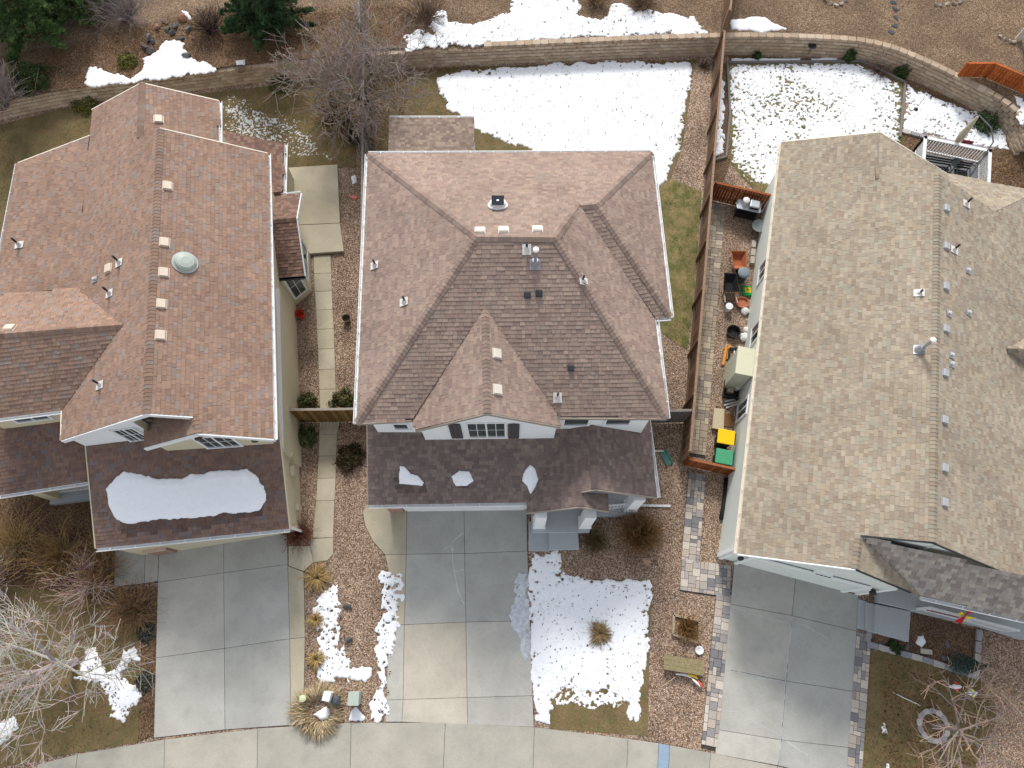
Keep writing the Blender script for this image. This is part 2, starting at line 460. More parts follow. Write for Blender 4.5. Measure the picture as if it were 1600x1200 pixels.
slab_set('garden_walk', [[wl[i], wr[i], wr[i + 1], wl[i + 1]] for i in range(8)] + [[wl2[i], wr2[i], wr2[i + 1], wl2[i + 1]] for i in range(5)] + [[(486, 842), (521, 840), (521, 866), (512, 876), (490, 879), (485, 853)], [(451, 853), (485, 853), (490, 879), (475, 893), (451, 884)]],
         [CT[i % 3] for i in range(20)])
pz = .17
sl = MB().prism(GP([(449, 262), (527, 257), (531, 348), (440, 352), (440, 300)], pz), -.02, pz, CT[0])
pt = thing('patio_slab', 'raised tan concrete patio slab beside the left house bay window', 'patio', (*G2(490, 330), 0))
sl.build('slab', CONC, pt)
MB().prism(GP([(440, 353), (531, 349), (537, 392), (440, 399)], pz), -.02, pz, CT[2]).build('slab', CONC, pt)

# lawns
LAWNS = []
def lawn(name, px, m, z=.012, zz=0.0):
    P = GP(px, zz); LAWNS.append((P, zz, m)); return sheet(name, P, zz + z, m)
lawn('back_lawn', [(585, 115), (700, 106), (1085, 94), (1078, 150), (1066, 230), (1046, 285), (1050, 330), (700, 330), (590, 330)], LAWNM)
lawn('side_lawn', [(1025, 285), (1052, 280), (1096, 300), (1088, 420), (1075, 545), (1058, 538), (1035, 520), (1000, 400)], LAWNG, .016)
lawn('left_back_lawn', [(-60, 210), (100, 170), (300, 148), (460, 130), (560, 118), (556, 262), (440, 262), (300, 300), (-60, 420)], LAWNM)
lawn('right_back_lawn', [(1138, 100), (1345, 97), (1414, 129), (1405, 330), (1215, 330), (1165, 283), (1141, 255)], LAWNG)
lawn('front_lawn', [(862, 904), (1020, 906), (1015, 1000), (1012, 1150), (860, 1138), (857, 1000)], LAWNM)
lawn('left_front_lawn', [(-80, 900), (120, 930), (215, 960), (222, 1120), (215, 1160), (120, 1176), (-80, 1215)], LAWNM)
lawn('right_front_lawn', [(1360, 1015), (1440, 1030), (1530, 1062), (1552, 1085), (1556, 1120), (1540, 1160), (1500, 1250), (1344, 1230)], LAWNM)
# mulch beds
def bed(name, px, z=.009, zz=0.0, m=None): return sheet(name, GP(px, zz), zz + z, m or SOIL)
bed('left_shrub_bed', [(-80, 770), (140, 760), (200, 800), (182, 920), (246, 920), (240, 1150), (215, 1160), (222, 960), (120, 930), (-80, 900)])
bed('fence_bed', [(578, 112), (600, 112), (618, 190), (618, 330), (572, 330)])
bed('terrace_bed', [(-60, 100), (140, 60), (330, 20), (560, 20), (640, 60), (560, 84), (380, 100), (60, 146), (-60, 170)], .006, TZ)
bed('porch_bed', [(1424, 955), (1530, 985), (1524, 1058), (1358, 1008), (1360, 988), (1420, 1004)])
bed('deck_bed', [(1408, 206), (1445, 214), (1545, 236), (1640, 200), (1680, 330), (1400, 330)])
bed('edging_bed', [(1113, 95), (1138, 100), (1141, 255), (1130, 285), (1105, 280)])
bed('planting_strip', [(1140, 86), (1345, 96), (1440, 132), (1500, 161), (1548, 188), (1548, 205), (1414, 140), (1345, 98), (1140, 99)], .006)

# pale filler in the cracks of the driveways
def ribbon(parent, px, w, col, z=.0375):
    P = [np.array([*G2(u, v), 0]) for u, v in px]; Q = [P[0]]
    for a, b in zip(P, P[1:]):
        n = max(1, int(np.linalg.norm(b - a) / .12))
        for k in range(1, n + 1): Q.append(a + (b - a) * k / n + np.array([random.uniform(-.02, .02), random.uniform(-.02, .02), 0]) * (k < n))
    V = []; F_ = []
    for i, q in enumerate(Q):
        d = Q[min(i + 1, len(Q) - 1)] - Q[max(i - 1, 0)]; d /= np.linalg.norm(d) + 1e-9; n = np.array([-d[1], d[0], 0]) * w * random.uniform(.3, 1.3)
        V += [q + n + [0, 0, z], q - n + [0, 0, z]]
        if i: F_.append((2 * i - 2, 2 * i - 1, 2 * i + 1, 2 * i))
    m = MB(); m.add(V, F_, col); return m.build('crack_filler', CONC, parent)
cd = bpy.data.objects['centre_driveway']; rd = bpy.data.objects['right_driveway']
for px in ([(724, 833), (712, 842), (706, 852), (708, 880), (712, 905), (716, 925), (725, 943)], [(706, 852), (697, 857), (690, 862)], [(708, 893), (716, 892), (724, 890)]): ribbon(cd, px, .018, lin((196, 198, 198)))
for px in ([(1145, 948), (1170, 958), (1205, 968), (1232, 974)], [(1241, 972), (1262, 980), (1295, 998)], [(1128, 1043), (1160, 1052), (1185, 1060), (1226, 1064)], [(1122, 1107), (1150, 1112), (1180, 1128), (1214, 1146), (1222, 1152)], [(1222, 1152), (1245, 1170), (1262, 1180)], [(1237, 962), (1232, 1010), (1227, 1064), (1220, 1150), (1216, 1190)]): ribbon(rd, px, .016, lin((182, 184, 183)))
# ------------------------------------------------------------------ houses
EXPO = .143
def plane_fit(P):
    P = np.array(P); c = P.mean(0); u, s, vt = np.linalg.svd(P - c); n = vt[2]
    if n[2] < 0: n = -n
    return c, n
class Roof:
    """a roof of several planes over shared corners; deck, shingles and ridge caps"""
    def __init__(s, V, planes):
        s.V = {k: (G(*v[:3]) if v[0] is not None else np.array(v[1:], float)) for k, v in V.items()}
        s.planes = planes; s.fit = {k: plane_fit([s.V[n] for n in pl]) for k, pl in planes.items()}
    def z(s, x, y, dflt=None):
        best = None
        for k, pl in s.planes.items():
            P = [s.V[n] for n in pl]
            if inpoly(np.array([x]), np.array([y]), P)[0]:
                c, n = s.fit[k]; zz = c[2] - ((x - c[0]) * n[0] + (y - c[1]) * n[1]) / n[2]
                best = zz if best is None else max(best, zz)
        return dflt if best is None else best
    def hit(s, k, u, v):
        c, n = s.fit[k]; d = ray(u, v); o = np.array([0, 0, CAMH])
        return o + d * (((c - o) @ n) / (d @ n)), n
def wid_set(): return random.choice((.12, .15, .18, .2, .24, .3))
SHM = {}
def shingle_mesh(w, t, col):
    key = (w, t, col)
    if key not in SHM:
        me = bpy.data.meshes.new('shingle'); h = w / 2 - .003; e = EXPO - .002
        f = [(0, 1, 2, 3), (4, 5, 1, 0), (4, 0, 3), (1, 5, 2)]
        me.from_pydata([(-h, 0, t), (h, 0, t), (h, e, .004), (-h, e, .004), (-h, 0, 0), (h, 0, 0)], [], f)
        a = me.attributes.new('Col', 'FLOAT_COLOR', 'CORNER'); b = []
        for q in f: b += [*col, 1.0] * len(q)
        a.data.foreach_set('color', b); me.materials.append(SHING); SHM[key] = me
    return SHM[key]
def make_roof(house, R, name, palette, caps=(), nind=300, skip=(), label=None, wet=()):
    D = MB(); names = list(R.V); top = {}; bot = {}
    for k in names:
        p = R.V[k]; top[k] = len(D.v); D.v.append((p[0], p[1], p[2] - .06)); bot[k] = len(D.v); D.v.append((p[0], p[1], p[2] - .2))
    cnt = {}
    for pl in R.planes.values():
        for i in range(len(pl)):
            e = (pl[i], pl[(i + 1) % len(pl)]); cnt[tuple(sorted(e))] = cnt.get(tuple(sorted(e)), 0) + 1
    used = set()
    for pl in R.planes.values():
        P = [R.V[k] for k in pl]; a = sum(P[i][0] * P[(i + 1) % len(P)][1] - P[(i + 1) % len(P)][0] * P[i][1] for i in range(len(P)))
        q = pl if a > 0 else pl[::-1]; used |= set(q)
        D.f.append([top[k] for k in q]); D.f.append([bot[k] for k in q][::-1]); D.c += [palette[0]] * 2
        for i in range(len(q)):
            e = (q[i], q[(i + 1) % len(q)])
            if cnt[tuple(sorted(e))] == 1: D.f.append([bot[e[0]], bot[e[1]], top[e[1]], top[e[0]]]); D.c.append(palette[0])
    roof = D.build(name, SHING, house)
    if label: roof['label'] = label
    V = []; F4 = []; C = []; full = []
    for key, pl in R.planes.items():
        if key in skip: continue
        c, n = R.fit[key]; up = np.array([0, 0, 1.0]); s_ = up - n * (up @ n); s_ /= np.linalg.norm(s_); a_ = np.cross(s_, n)
        P = np.array([R.V[k] for k in pl]); Q = np.stack([(P - c) @ a_, (P - c) @ s_], 1)
        smin, smax = Q[:, 1].min(), Q[:, 1].max()
        def spans(s):
            xs = []
            for i in range(len(Q)):
                p, q = Q[i], Q[(i + 1) % len(Q)]
                if (p[1] > s) != (q[1] > s): xs.append(p[0] + (q[0] - p[0]) * (s - p[1]) / (q[1] - p[1]))
            xs.sort(); return [(xs[i], xs[i + 1]) for i in range(0, len(xs) - 1, 2)]
        nrow = int(math.ceil((smax - smin) / EXPO))
        for r in range(nrow):
            s0 = smin + r * EXPO; s1 = min(s0 + EXPO, smax - 1e-4)
            A = spans(s0 + .004); B = spans(s1 - .004)
            if len(A) != len(B) or any(abs(p[0] - q[0]) > .35 or abs(p[1] - q[1]) > .35 for p, q in zip(A, B)): A = B = spans((s0 + s1) / 2)
            for (al, ar), (bl, br) in zip(A, B):
                x = min(al, bl) - random.random() * .3; end = max(ar, br)
                prev = None
                while x < end:
                    w = wid_set(); x1 = x + w
                    t = random.choice((.012, .014, .022, .024))
                    while True:
                        ci = random.randrange(len(palette))
                        if ci != prev or random.random() < .4: break
                    prev = ci
                    kk = random.choice((.95, 1.0, 1.05)); col = tuple(round(v * kk, 4) for v in palette[ci])
                    if wet:
                        pw_ = c + a_ * (x + w / 2) + s_ * s0; dz_ = (pw_ - np.array([0, 0, CAMH])); dd_ = dz_ @ FWD
                        uu, vv = 800 + FPX * dz_[0] / dd_, 600 - FPX * (dz_ @ UPV) / dd_
                        for wp in wet:
                            if inpoly(np.array([uu]), np.array([vv]), wp)[0]: col = tuple(round(v * .66, 4) for v in col)
                    x0b, x1b = max(x, al), min(x1, ar); x0t, x1t = max(x, bl), min(x1, br)
                    ok = x0b == x and x1b == x1 and x0t == x and x1t == x1 and s1 - s0 > EXPO - .01
                    if x1b > x0b or x1t > x0t:
                        if x1b < x0b: x0b = x1b = (x0b + x1b) / 2
                        if x1t < x0t: x0t = x1t = (x0t + x1t) / 2
                        g = .003
                        drop = .07 if r == 0 else 0.0
                        pts = []
                        for (xx, ss, hh) in ((x0b + g, s0, t), (x1b - g, s0, t), (x1t - g, s1, .004), (x0t + g, s1, .004), (x0b + g, s0, -drop), (x1b - g, s0, -drop)):
                            pts.append(c + a_ * xx + s_ * ss + n * hh)
                        if ok and r > 0: full.append((w, (a_, s_, n), c + a_ * (x + w / 2) + s_ * s0, t, col, pts))
                        else:
                            o = len(V); V += pts; F4 += [(o, o + 1, o + 2, o + 3), (o + 4, o + 5, o + 1, o), (o + 4, o, o + 3, o + 3), (o + 1, o + 5, o + 2, o + 2)]; C += [col] * 4
                    x = x1
    # the widest tabs nearest to the camera stay single pieces
    eye = np.array([0, 0, CAMH])
    full.sort(key=lambda q: -q[0] * abs(q[1][2] @ (eye - q[2])) / np.linalg.norm(eye - q[2]) ** 3)
    for i, (w, (a_, s_, n), p, t, col, pts) in enumerate(full):
        if i < nind:
            M = Matrix(((a_[0], s_[0], n[0], p[0]), (a_[1], s_[1], n[1], p[1]), (a_[2], s_[2], n[2], p[2]), (0, 0, 0, 1)))
            piece('shingle', shingle_mesh(w, t, col), roof, M)
        else:
            o = len(V); V += pts; F4 += [(o, o + 1, o + 2, o + 3), (o + 4, o + 5, o + 1, o), (o + 4, o, o + 3, o + 3), (o + 1, o + 5, o + 2, o + 2)]; C += [col] * 4
    me = MB(); me.v = [tuple(p) for p in V]
    me.f = [list(dict.fromkeys(f)) for f in F4]; me.c = C
    tag(me.build('shingles', SHING, roof), kind='stuff')
    if caps:
        K = MB()
        for pi, pj, A, B in caps:
            a, b = R.V[A], R.V[B]; e = b - a; L = np.linalg.norm(e); e /= L
            ws = []
            for pk in (pi, pj):
                cc, nn = R.fit[pk]; w = np.cross(e, nn); w /= np.linalg.norm(w)
                mid = (np.mean([R.V[q] for q in R.planes[pk]], 0) - a)
                if w @ mid < 0: w = -w
                ws.append((w, nn))
            k = 0.0
            while k < L:
                k1 = min(k + EXPO, L); col = palette[random.randrange(len(palette))]; f = random.uniform(.78, .92); col = tuple(x * f for x in col)
                def pt(t, wi, h, d): return a + e * t + ws[wi][0] * d + ws[wi][1] * h
                P = [a + e * k + np.array([0, 0, .055]), a + e * k1 + np.array([0, 0, .04]), pt(k, 0, .034, .14), pt(k1, 0, .024, .14), pt(k, 1, .034, .14), pt(k1, 1, .024, .14), pt(k, 0, .0, .14), pt(k1, 0, .0, .14), pt(k, 1, .0, .14), pt(k1, 1, .0, .14)]
                K.add(P, [(0, 2, 3, 1), (0, 1, 5, 4), (2, 6, 7, 3), (5, 9, 8, 4), (0, 4, 8, 6, 2)], col)
                k += EXPO
        tag(K.build('ridge_caps', SHING, roof), kind='stuff')
    return roof
def gutter(house, A, B, m=WHITE, out=None, name='gutter', hang=True):
    A = np.array(A, float); B = np.array(B, float); e = (B - A); L = np.linalg.norm(e); e = e / L
    n = np.array([e[1], -e[0], 0]); n /= np.linalg.norm(n)
    if out is not None and n @ np.array([*out[:2], 0]) < 0: n = -n
    g = MB(); dz = np.array([0, 0, 1.0])
    def strip(o0, z0, o1, z1):
        P = [A + n * o0 + dz * z0, B + n * o0 + dz * z0, B + n * o1 + dz * z1, A + n * o1 + dz * z1]; g.add(P, [(0, 1, 2, 3)])
    prof = [(.0, .0), (.0, -.13), (.09, -.13), (.125, -.07), (.125, -.01), (.105, -.01), (.105, -.065), (.085, -.115), (.015, -.115), (.015, .0)]
    for i in range(len(prof)): strip(*prof[i], *prof[(i + 1) % len(prof)])
    for q in (A, B):
        g.add([q + n * o + dz * z for o, z in prof], [tuple(range(len(prof)))])
    o = g.build(name, m, house)
    if hang:
        k = .5
        h = MB()
        while k < L:
            h.bar(A + e * k + n * .0 + dz * -.012, A + e * k + n * .12 + dz * -.012, .03, .008); k += .9
        if h.v: tag(h.build('gutter_hangers', m, o), kind='stuff')
    return o
def rake(house, A, B, out, m=WHITE, h=.2, name='rake_board', lift=.0):
    A = np.array(A, float); B = np.array(B, float); out = np.array([out[0], out[1], 0.0]); out /= np.linalg.norm(out)
    P = []
    for p in (A, B):
        for o in (0.004, .045):
            for z in (lift - h, lift + .012): P.append(p + out * o + np.array([0, 0, z]))
    return MB().add(P, [(0, 2, 3, 1), (4, 5, 7, 6), (2, 6, 7, 3), (0, 1, 5, 4), (1, 3, 7, 5), (0, 4, 6, 2)]).build(name, m, house)
def walls(house, foot, z0, R, m, name='wall', dflt=3.0, drop=.1, n=24, extra=None):
    """closed skin along a plan outline whose top follows the roof above it"""
    k = len(foot); mb = MB()
    for i in range(k):
        A = np.array(foot[i][:2]); B = np.array(foot[(i + 1) % k][:2]); ts = np.linspace(0, 1, n + 1)
        lo = []; hi = []
        for t in ts:
            p = A * (1 - t) + B * t; zz = None
            for r in (R if isinstance(R, (list, tuple)) else [R]):
                q = r.z(p[0], p[1]); zz = q if (q is not None and (zz is None or q > zz)) else zz
            zz = (dflt if zz is None else zz) - drop
            lo.append((p[0], p[1], z0)); hi.append((p[0], p[1], max(zz, z0 + .05)))
        P = lo + hi; mb.add(P, [(j, j + 1, n + 2 + j, n + 1 + j) for j in range(n)])
    o = mb.build(name, m, house)
    bm = bmesh.new(); bm.from_mesh(o.data); bmesh.ops.remove_doubles(bm, verts=bm.verts, dist=.0005); bm.to_mesh(o.data); bm.free()
    return o
def window(house, A, B, px, cols=2, rows=1, fr=.06, mfr=WHITE, trim=.09, lab=None, z_clip=None):
    """window on the wall A->B (outside on the right of A->B); px = two opposite picture corners"""
    A = np.array(A[:2], float); B = np.array(B[:2], float); e = (B - A) / np.linalg.norm(B - A); n = np.array([e[1], -e[0]])
    if len(px) == 2: (s0, z0), (s1, z1) = onwall(A, B, *px[0]), onwall(A, B, *px[1])
    elif len(px) == 3: (s0, z1), (s1, _), (_, z0) = onwall(A, B, *px[0]), onwall(A, B, *px[1]), onwall(A, B, *px[2])
    else: s0, s1, z0, z1 = px
    s0, s1 = min(s0, s1), max(s0, s1); z0, z1 = min(z0, z1), max(z0, z1)
    def P(s, z, d): return np.array([*(A + e * s + n * d), z])
    def slab(mb, a, b, c, d, d0, d1):
        mb.add([P(a, c, d0), P(b, c, d0), P(b, d, d0), P(a, d, d0), P(a, c, d1), P(b, c, d1), P(b, d, d1), P(a, d, d1)], [(0, 3, 2, 1), (4, 5, 6, 7), (0, 1, 5, 4), (1, 2, 6, 5), (2, 3, 7, 6), (3, 0, 4, 7)])
    m = MB()
    slab(m, s0 - trim, s1 + trim, z1, z1 + trim, -.01, .04); slab(m, s0 - trim, s1 + trim, z0 - trim, z0, -.01, .055)
    slab(m, s0 - trim, s0, z0, z1, -.01, .04); slab(m, s1, s1 + trim, z0, z1, -.01, .04)
    w = (s1 - s0) / cols
    for k in range(1, cols): slab(m, s0 + w * k - fr / 2, s0 + w * k + fr / 2, z0, z1, -.01, .03)
    wo = m.build('window', mfr, house)
    for k in range(cols):
        a = s0 + w * k + (fr / 2 if k else 0); b = s0 + w * (k + 1) - (fr / 2 if k < cols - 1 else 0)
        g = MB(); slab(g, a, b, z0, z1, -.01, .012); g.build('pane', GLASS, wo)
        g = MB()
        if rows > 0:
            slab(g, (a + b) / 2 - .012, (a + b) / 2 + .012, z0, z1, .011, .018)
            for r in range(1, rows + 1): slab(g, a, b, z0 + (z1 - z0) * r / (rows + 1) - .012, z0 + (z1 - z0) * r / (rows + 1) + .012, .0112, .0182)
            g.build('muntin', mfr, wo)
    return wo
# roof fittings
def axis_of(n, uphill=None):
    n = np.array(n); s_ = np.array([0, 0, 1.0]) - n * n[2]; s_ /= np.linalg.norm(s_); a_ = np.cross(s_, n)
    return Matrix(((a_[0], s_[0], n[0]), (a_[1], s_[1], n[1]), (a_[2], s_[2], n[2])))
def box_vent(roof, R, k, u, v, m=CREAM, sz=.32):
    p, n = R.hit(k, u, v); M = axis_of(n); b = MB()
    p = p - n * 0.06
    h = sz / 2
    pr = [(-h, .0), (h, .0), (h, .10), (h * .75, .16), (-h * .75, .16), (-h, .12)]   # profile across slope direction (y,z)
    w = sz * .5
    P = [M @ Vector((x, -y, z)) + Vector(p) for x in (-w, w) for y, z in pr]; q = len(pr)
    b.add(P, [tuple(range(q)), tuple(range(q, 2 * q))[::-1]] + [(i, q + i, q + (i + 1) % q, (i + 1) % q) for i in range(q)])
    o = b.build('box_vent', m, roof)
    f = MB().box(p, (sz * 1.15, sz * 1.15, .03), M=M).build('flashing', m, o)
    f.data.transform(Matrix.Translation(Vector(n) * .068))
    return o
def pipe(roof, R, k, u, v, h=.42, r=.04, m=None):
    p, n = R.hit(k, u, v); M = axis_of(n)
    o = MB().tube([p - n * .05, p + np.array([0, 0, h])], r, 8).build('vent_pipe', m or DARK, roof)
    f = MB().box(p + n * .036, (.3, .36, .012), M=M); f.tube([p, p + np.array([0, 0, h * .45])], [.1, .052], 8)
    f.build('flashing', mat('lead_flashing', (.6, .57, .54), .5, 10, .15), o)
    return o
def flue(roof, R, k, u, v, h=.95):
    p, n = R.hit(k, u, v); M = axis_of(n)
    o = MB().tube([p - n * .05, p + np.array([0, 0, h])], .06, 12).build('flue_pipe', GALV, roof)
    MB().lathe([(.08, 0), (.1, .02), (.1, .07), (.04, .1)], p + np.array([0, 0, h - .04]), 14).build('flue_cap', WHITE, o)
    f = MB().box(p + n * .038, (.36, .36, .012), M=M); f.tube([p, p + np.array([0, 0, .3])], [.17, .1], 12); f.build('flashing', GALV, o)
    return o
def dome(roof, R, k, u, v, r=.3, m=None):
    p, n = R.hit(k, u, v); M = axis_of(n)
    o = MB().lathe([(r * 1.12, .0), (r * 1.12, .05), (r, .08), (r * .97, .15), (r * .8, .2), (r * .4, .225)], p + n * .01, 24, axis=M).build('skylight_dome', m, roof, smooth=False)
    MB().lathe([(r * 1.22, .0), (r * 1.22, .03)], p + n * .02, 24, axis=M).build('flashing', GALV, o)
    return o
def small_vent(roof, R, k, u, v, m=None, sz=.14):
    m = m or mat('jack_paint', lin((184, 184, 182)), .5, 8, .06)
    p, n = R.hit(k, u, v); M = axis_of(n)
    o = MB().lathe([(sz * .5, 0), (sz * .5, .07), (sz * .58, .08), (sz * .5, .13), (sz * .2, .15)], p - n * .02, 10, axis=M).build('roof_jack', m, roof)
    MB().box(p + n * .03, (sz * 1.8, sz * 1.8, .012), M=M).build('flashing', GALV, o)
    return o

# ---------- centre house
E5, e3 = 5.5, 2.8
PALC = pal([(166, 145, 134), (154, 132, 122), (174, 152, 138), (146, 124, 116), (180, 156, 140), (164, 138, 127), (158, 141, 131)], .76, .4, (.99, 1.0, .98))
hc = thing('hip_roof_house', 'middle white two-storey house with grey-brown hip roof and shuttered dormer window', 'house', (0, 9, 0))
RC = Roof({'FL': (557, 661, E5), 'FR': (1042, 653, E5), 'BL': (575, 240, E5), 'BR': (1018, 238, E5), 'SO': (1048, 495, E5), 'SI': (1024, 497, E5), 'RL': (745, 371, 8.2), 'RR': (868, 372, 8.2), 'A': (932, 320, 7.32), 'B': (905, 322, 7.36),
           'T': (758, 480, 7.19), 'AP': (761, 645, 7.3), 'L': (649, 672, 5.5), 'LV': (644, 656, 5.5), 'R': (876, 666, 5.5), 'RV': (874, 652, 5.53)},
          {'front': ['FL', 'LV', 'T', 'RV', 'FR', 'RR', 'RL'], 'left': ['FL', 'RL', 'BL'], 'back': ['BL', 'RL', 'RR', 'B', 'A', 'BR'], 'right': ['FR', 'SI', 'B', 'RR'], 'bump': ['BR', 'A', 'SO'], 'bs': ['SO', 'A', 'B', 'SI'],
           'dl': ['T', 'LV', 'L', 'AP'], 'dr': ['T', 'AP', 'R', 'RV']})
rc = make_roof(hc, RC, 'roof', PALC, [('left', 'front', 'FL', 'RL'), ('right', 'front', 'FR', 'RR'), ('back', 'front', 'RL', 'RR'), ('left', 'back', 'BL', 'RL'), ('back', 'right', 'B', 'RR'), ('back', 'bs', 'A', 'B'), ('bump', 'back', 'BR', 'A'), ('bump', 'bs', 'SO', 'A'), ('dl', 'dr', 'AP', 'T')])
RP = Roof({'a': (574, 667, 3.81), 'b': (576, 789, e3), 'c': (826, 785, e3), 'v': (884, 682, 3.65), 'a2': (None, -5.34, 8.3, 4.12), 'v2': (None, 2.55, 8.1, 4.0), 'p0': (None, 2.9, 8.1, 4.2), 'p2': (930, 764, 4.2), 'x': (None, 2.43, 5.05, 3.9), 'g': (None, 2.43, 4.53, 3.9), 'h': (823, 801, e3), 'r1': (None, 5.22, 8.1, e3), 'r2': (1027, 777, e3), 'q': (None, 3.5, 5.1, 3.27), 'q2': (None, 3.49, 4.47, 3.27)},
          {'shed': ['a2', 'a', 'b', 'c', 'v', 'v2'], 'pl': ['p0', 'p2', 'x', 'g', 'h', 'c', 'v', 'v2'], 'pr': ['p0', 'p2', 'r2', 'r1'], 'er': ['x', 'g', 'q2', 'q']})
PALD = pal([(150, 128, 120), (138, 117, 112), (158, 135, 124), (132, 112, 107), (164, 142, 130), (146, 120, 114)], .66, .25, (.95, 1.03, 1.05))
rp = make_roof(hc, RP, 'porch_roof', PALD, [('pl', 'pr', 'p0', 'p2'), ('pl', 'er', 'x', 'g')], nind=0, wet=[[(618, 752), (664, 752), (664, 766), (656, 775), (646, 768), (636, 777), (622, 775), (616, 764)], [(712, 757), (736, 757), (736, 768), (716, 766)]])
RB_ = Roof({'a': (608, 184, 2.5), 'b': (741, 184, 2.5), 'c': (741, 262, 2.95), 'd': (606, 262, 2.95)}, {'p': ['a', 'b', 'c', 'd']})
rb = make_roof(hc, RB_, 'patio_roof', pal([(150, 132, 118), (140, 122, 110), (160, 142, 126), (132, 114, 104)], .8), nind=0)
VR = RC.V
SIDC = mat('white_siding', lin((226, 228, 226)), .7, 20, .04, big=.04)
f_up = [(-4.95, 7.3), (-3.2, 7.3), (-3.2, 7.04), (1.55, 7.1), (1.55, 7.42), (4.9, 7.48), (4.85, 11.45), (5.35, 11.5), (5.2, 18.0), (-5.35, 17.95)]
walls(hc, f_up, 0, RC, SIDC, dflt=5.5, drop=.12)
SID2 = SIDC
f_lo = [(-4.9, 5.06), (.75, 5.12), (.75, 6.6), (4.9, 6.6), (4.88, 7.9), (-4.93, 7.7)]
walls(hc, f_lo, 0, RP, SIDC, name='lower_wall', dflt=2.8, drop=.12)
V_ = RC.V
gutter(hc, V_['BL'], V_['BR'], out=(0, 1)); gutter(hc, V_['BL'], V_['FL'], out=(-1, 0)); gutter(hc, V_['BR'], V_['SO'], out=(1, 0)); gutter(hc, V_['SI'], V_['FR'], out=(1, 0)); gutter(hc, V_['SO'], V_['SI'], out=(0, -1))
rake(hc, V_['FL'], V_['LV'], (0, -1), m=mat('taupe_trim', lin((150, 138, 126)), .6), h=.14, name='eave_trim', lift=-.01); rake(hc, V_['RV'], V_['FR'], (0, -1), m=MATS['taupe_trim'], h=.14, name='eave_trim', lift=-.01)
rake(hc, V_['L'], V_['AP'], (0, -1), m=MATS['taupe_trim'], h=.16); rake(hc, V_['AP'], V_['R'], (0, -1), m=MATS['taupe_trim'], h=.16)
W_ = RP.V
gutter(hc, W_['b'], W_['c'], out=(0, -1)); gutter(hc, W_['r1'], W_['r2'], out=(1, 0))
for a, b in (('p2', 'r2'), ('h', 'g'), ('g', 'q2'), ('x', 'p2')): rake(hc, W_[a], W_[b], (0, -1), m=MATS['taupe_trim'], h=.14)
rake(hc, W_['a2'], W_['b'], (-1, 0), m=MATS['taupe_trim'], h=.14)
gutter(hc, RB_.V['a'], RB_.V['b'], out=(0, 1))
for (px, py) in ((612, 196), (737, 196)):
    q = RB_.hit('p', px, py)[0]; MB().box((q[0], q[1], 1.2), (.14, .14, 2.4)).build('patio_post', WHITE, hc)
# garage door and its surround
def wallpanel(house, name, A, B, s0, s1, z0, z1, d0, d1, m, parent=None):
    A = np.array(A[:2], float); B = np.array(B[:2], float); e = (B - A) / np.linalg.norm(B - A); n = np.array([e[1], -e[0]])
    P = lambda s, z, d: np.array([*(A + e * s + n * d), z])
    return MB().add([P(s0, z0, d0), P(s1, z0, d0), P(s1, z1, d0), P(s0, z1, d0), P(s0, z0, d1), P(s1, z0, d1), P(s1, z1, d1), P(s0, z1, d1)], [(0, 3, 2, 1), (4, 5, 6, 7), (0, 1, 5, 4), (1, 2, 6, 5), (2, 3, 7, 6), (3, 0, 4, 7)]).build(name, m, parent or house)
def garage_door(house, A, B, s0, s1, h=2.15, m=WHITE):
    d = wallpanel(house, 'garage_door', A, B, s0 - .1, s1 + .1, 0.03, h + .1, .0, .03, m)
    for k in range(4):
        wallpanel(house, 'door_panel', A, B, s0, s1, .04 + k * h / 4, .03 + (k + 1) * h / 4 - .012, .031, .05, m, d)
    return d
garage_door(hc, f_lo[0], f_lo[1], .65, 5.35)
STV = mat('stone_veneer', lin((150, 122, 106)), .9, 18, .3, bump=.6, bscale=14)
wallpanel(hc, 'stone_veneer', f_lo[0], f_lo[1], -.06, .52, 0.03, 1.1, .004, .09, STV)
wallpanel(hc, 'veneer_cap', f_lo[0], f_lo[1], -.09, .54, 1.1, 1.17, .004, .13, mat('cast_stone', lin((196, 172, 156)), .9, 15, .12))
# front windows of the upper storey
fa, fb = f_up[2], f_up[3]
wd = window(hc, fa, fb, [(730, 661), (788, 660), (731, 682)], 2, 1)
SHUT = mat('shutter', lin((74, 70, 70)), .6, 6, .1)
for u0, u1 in ((706, 724), (794, 811)):
    s0, z0 = onwall(fa, fb, u0, 683); s1, _ = onwall(fa, fb, u1, 683); _, z1 = onwall(fa, fb, u0, 663)
    z1 = min(z1, 5.9); o = wallpanel(hc, 'shutter', fa, fb, s0, s1, z0, z1, .0, .05, SHUT)
    for k in range(3):
        w = (s1 - s0) / 3
        wallpanel(hc, 'shutter_board', fa, fb, s0 + k * w + .012, s0 + (k + 1) * w - .012, z0 + .02, z1 + .12 + (.05 if k == 1 else 0), .051, .07, SHUT, o)
window(hc, f_up[0], f_up[1], [(614, 662), (635, 662), (617, 669)], 1, 0)
for s in (.75, 2.25): window(hc, f_up[4], f_up[5], [s - .42, s + .42, 4.3, 5.15], 1, 0)
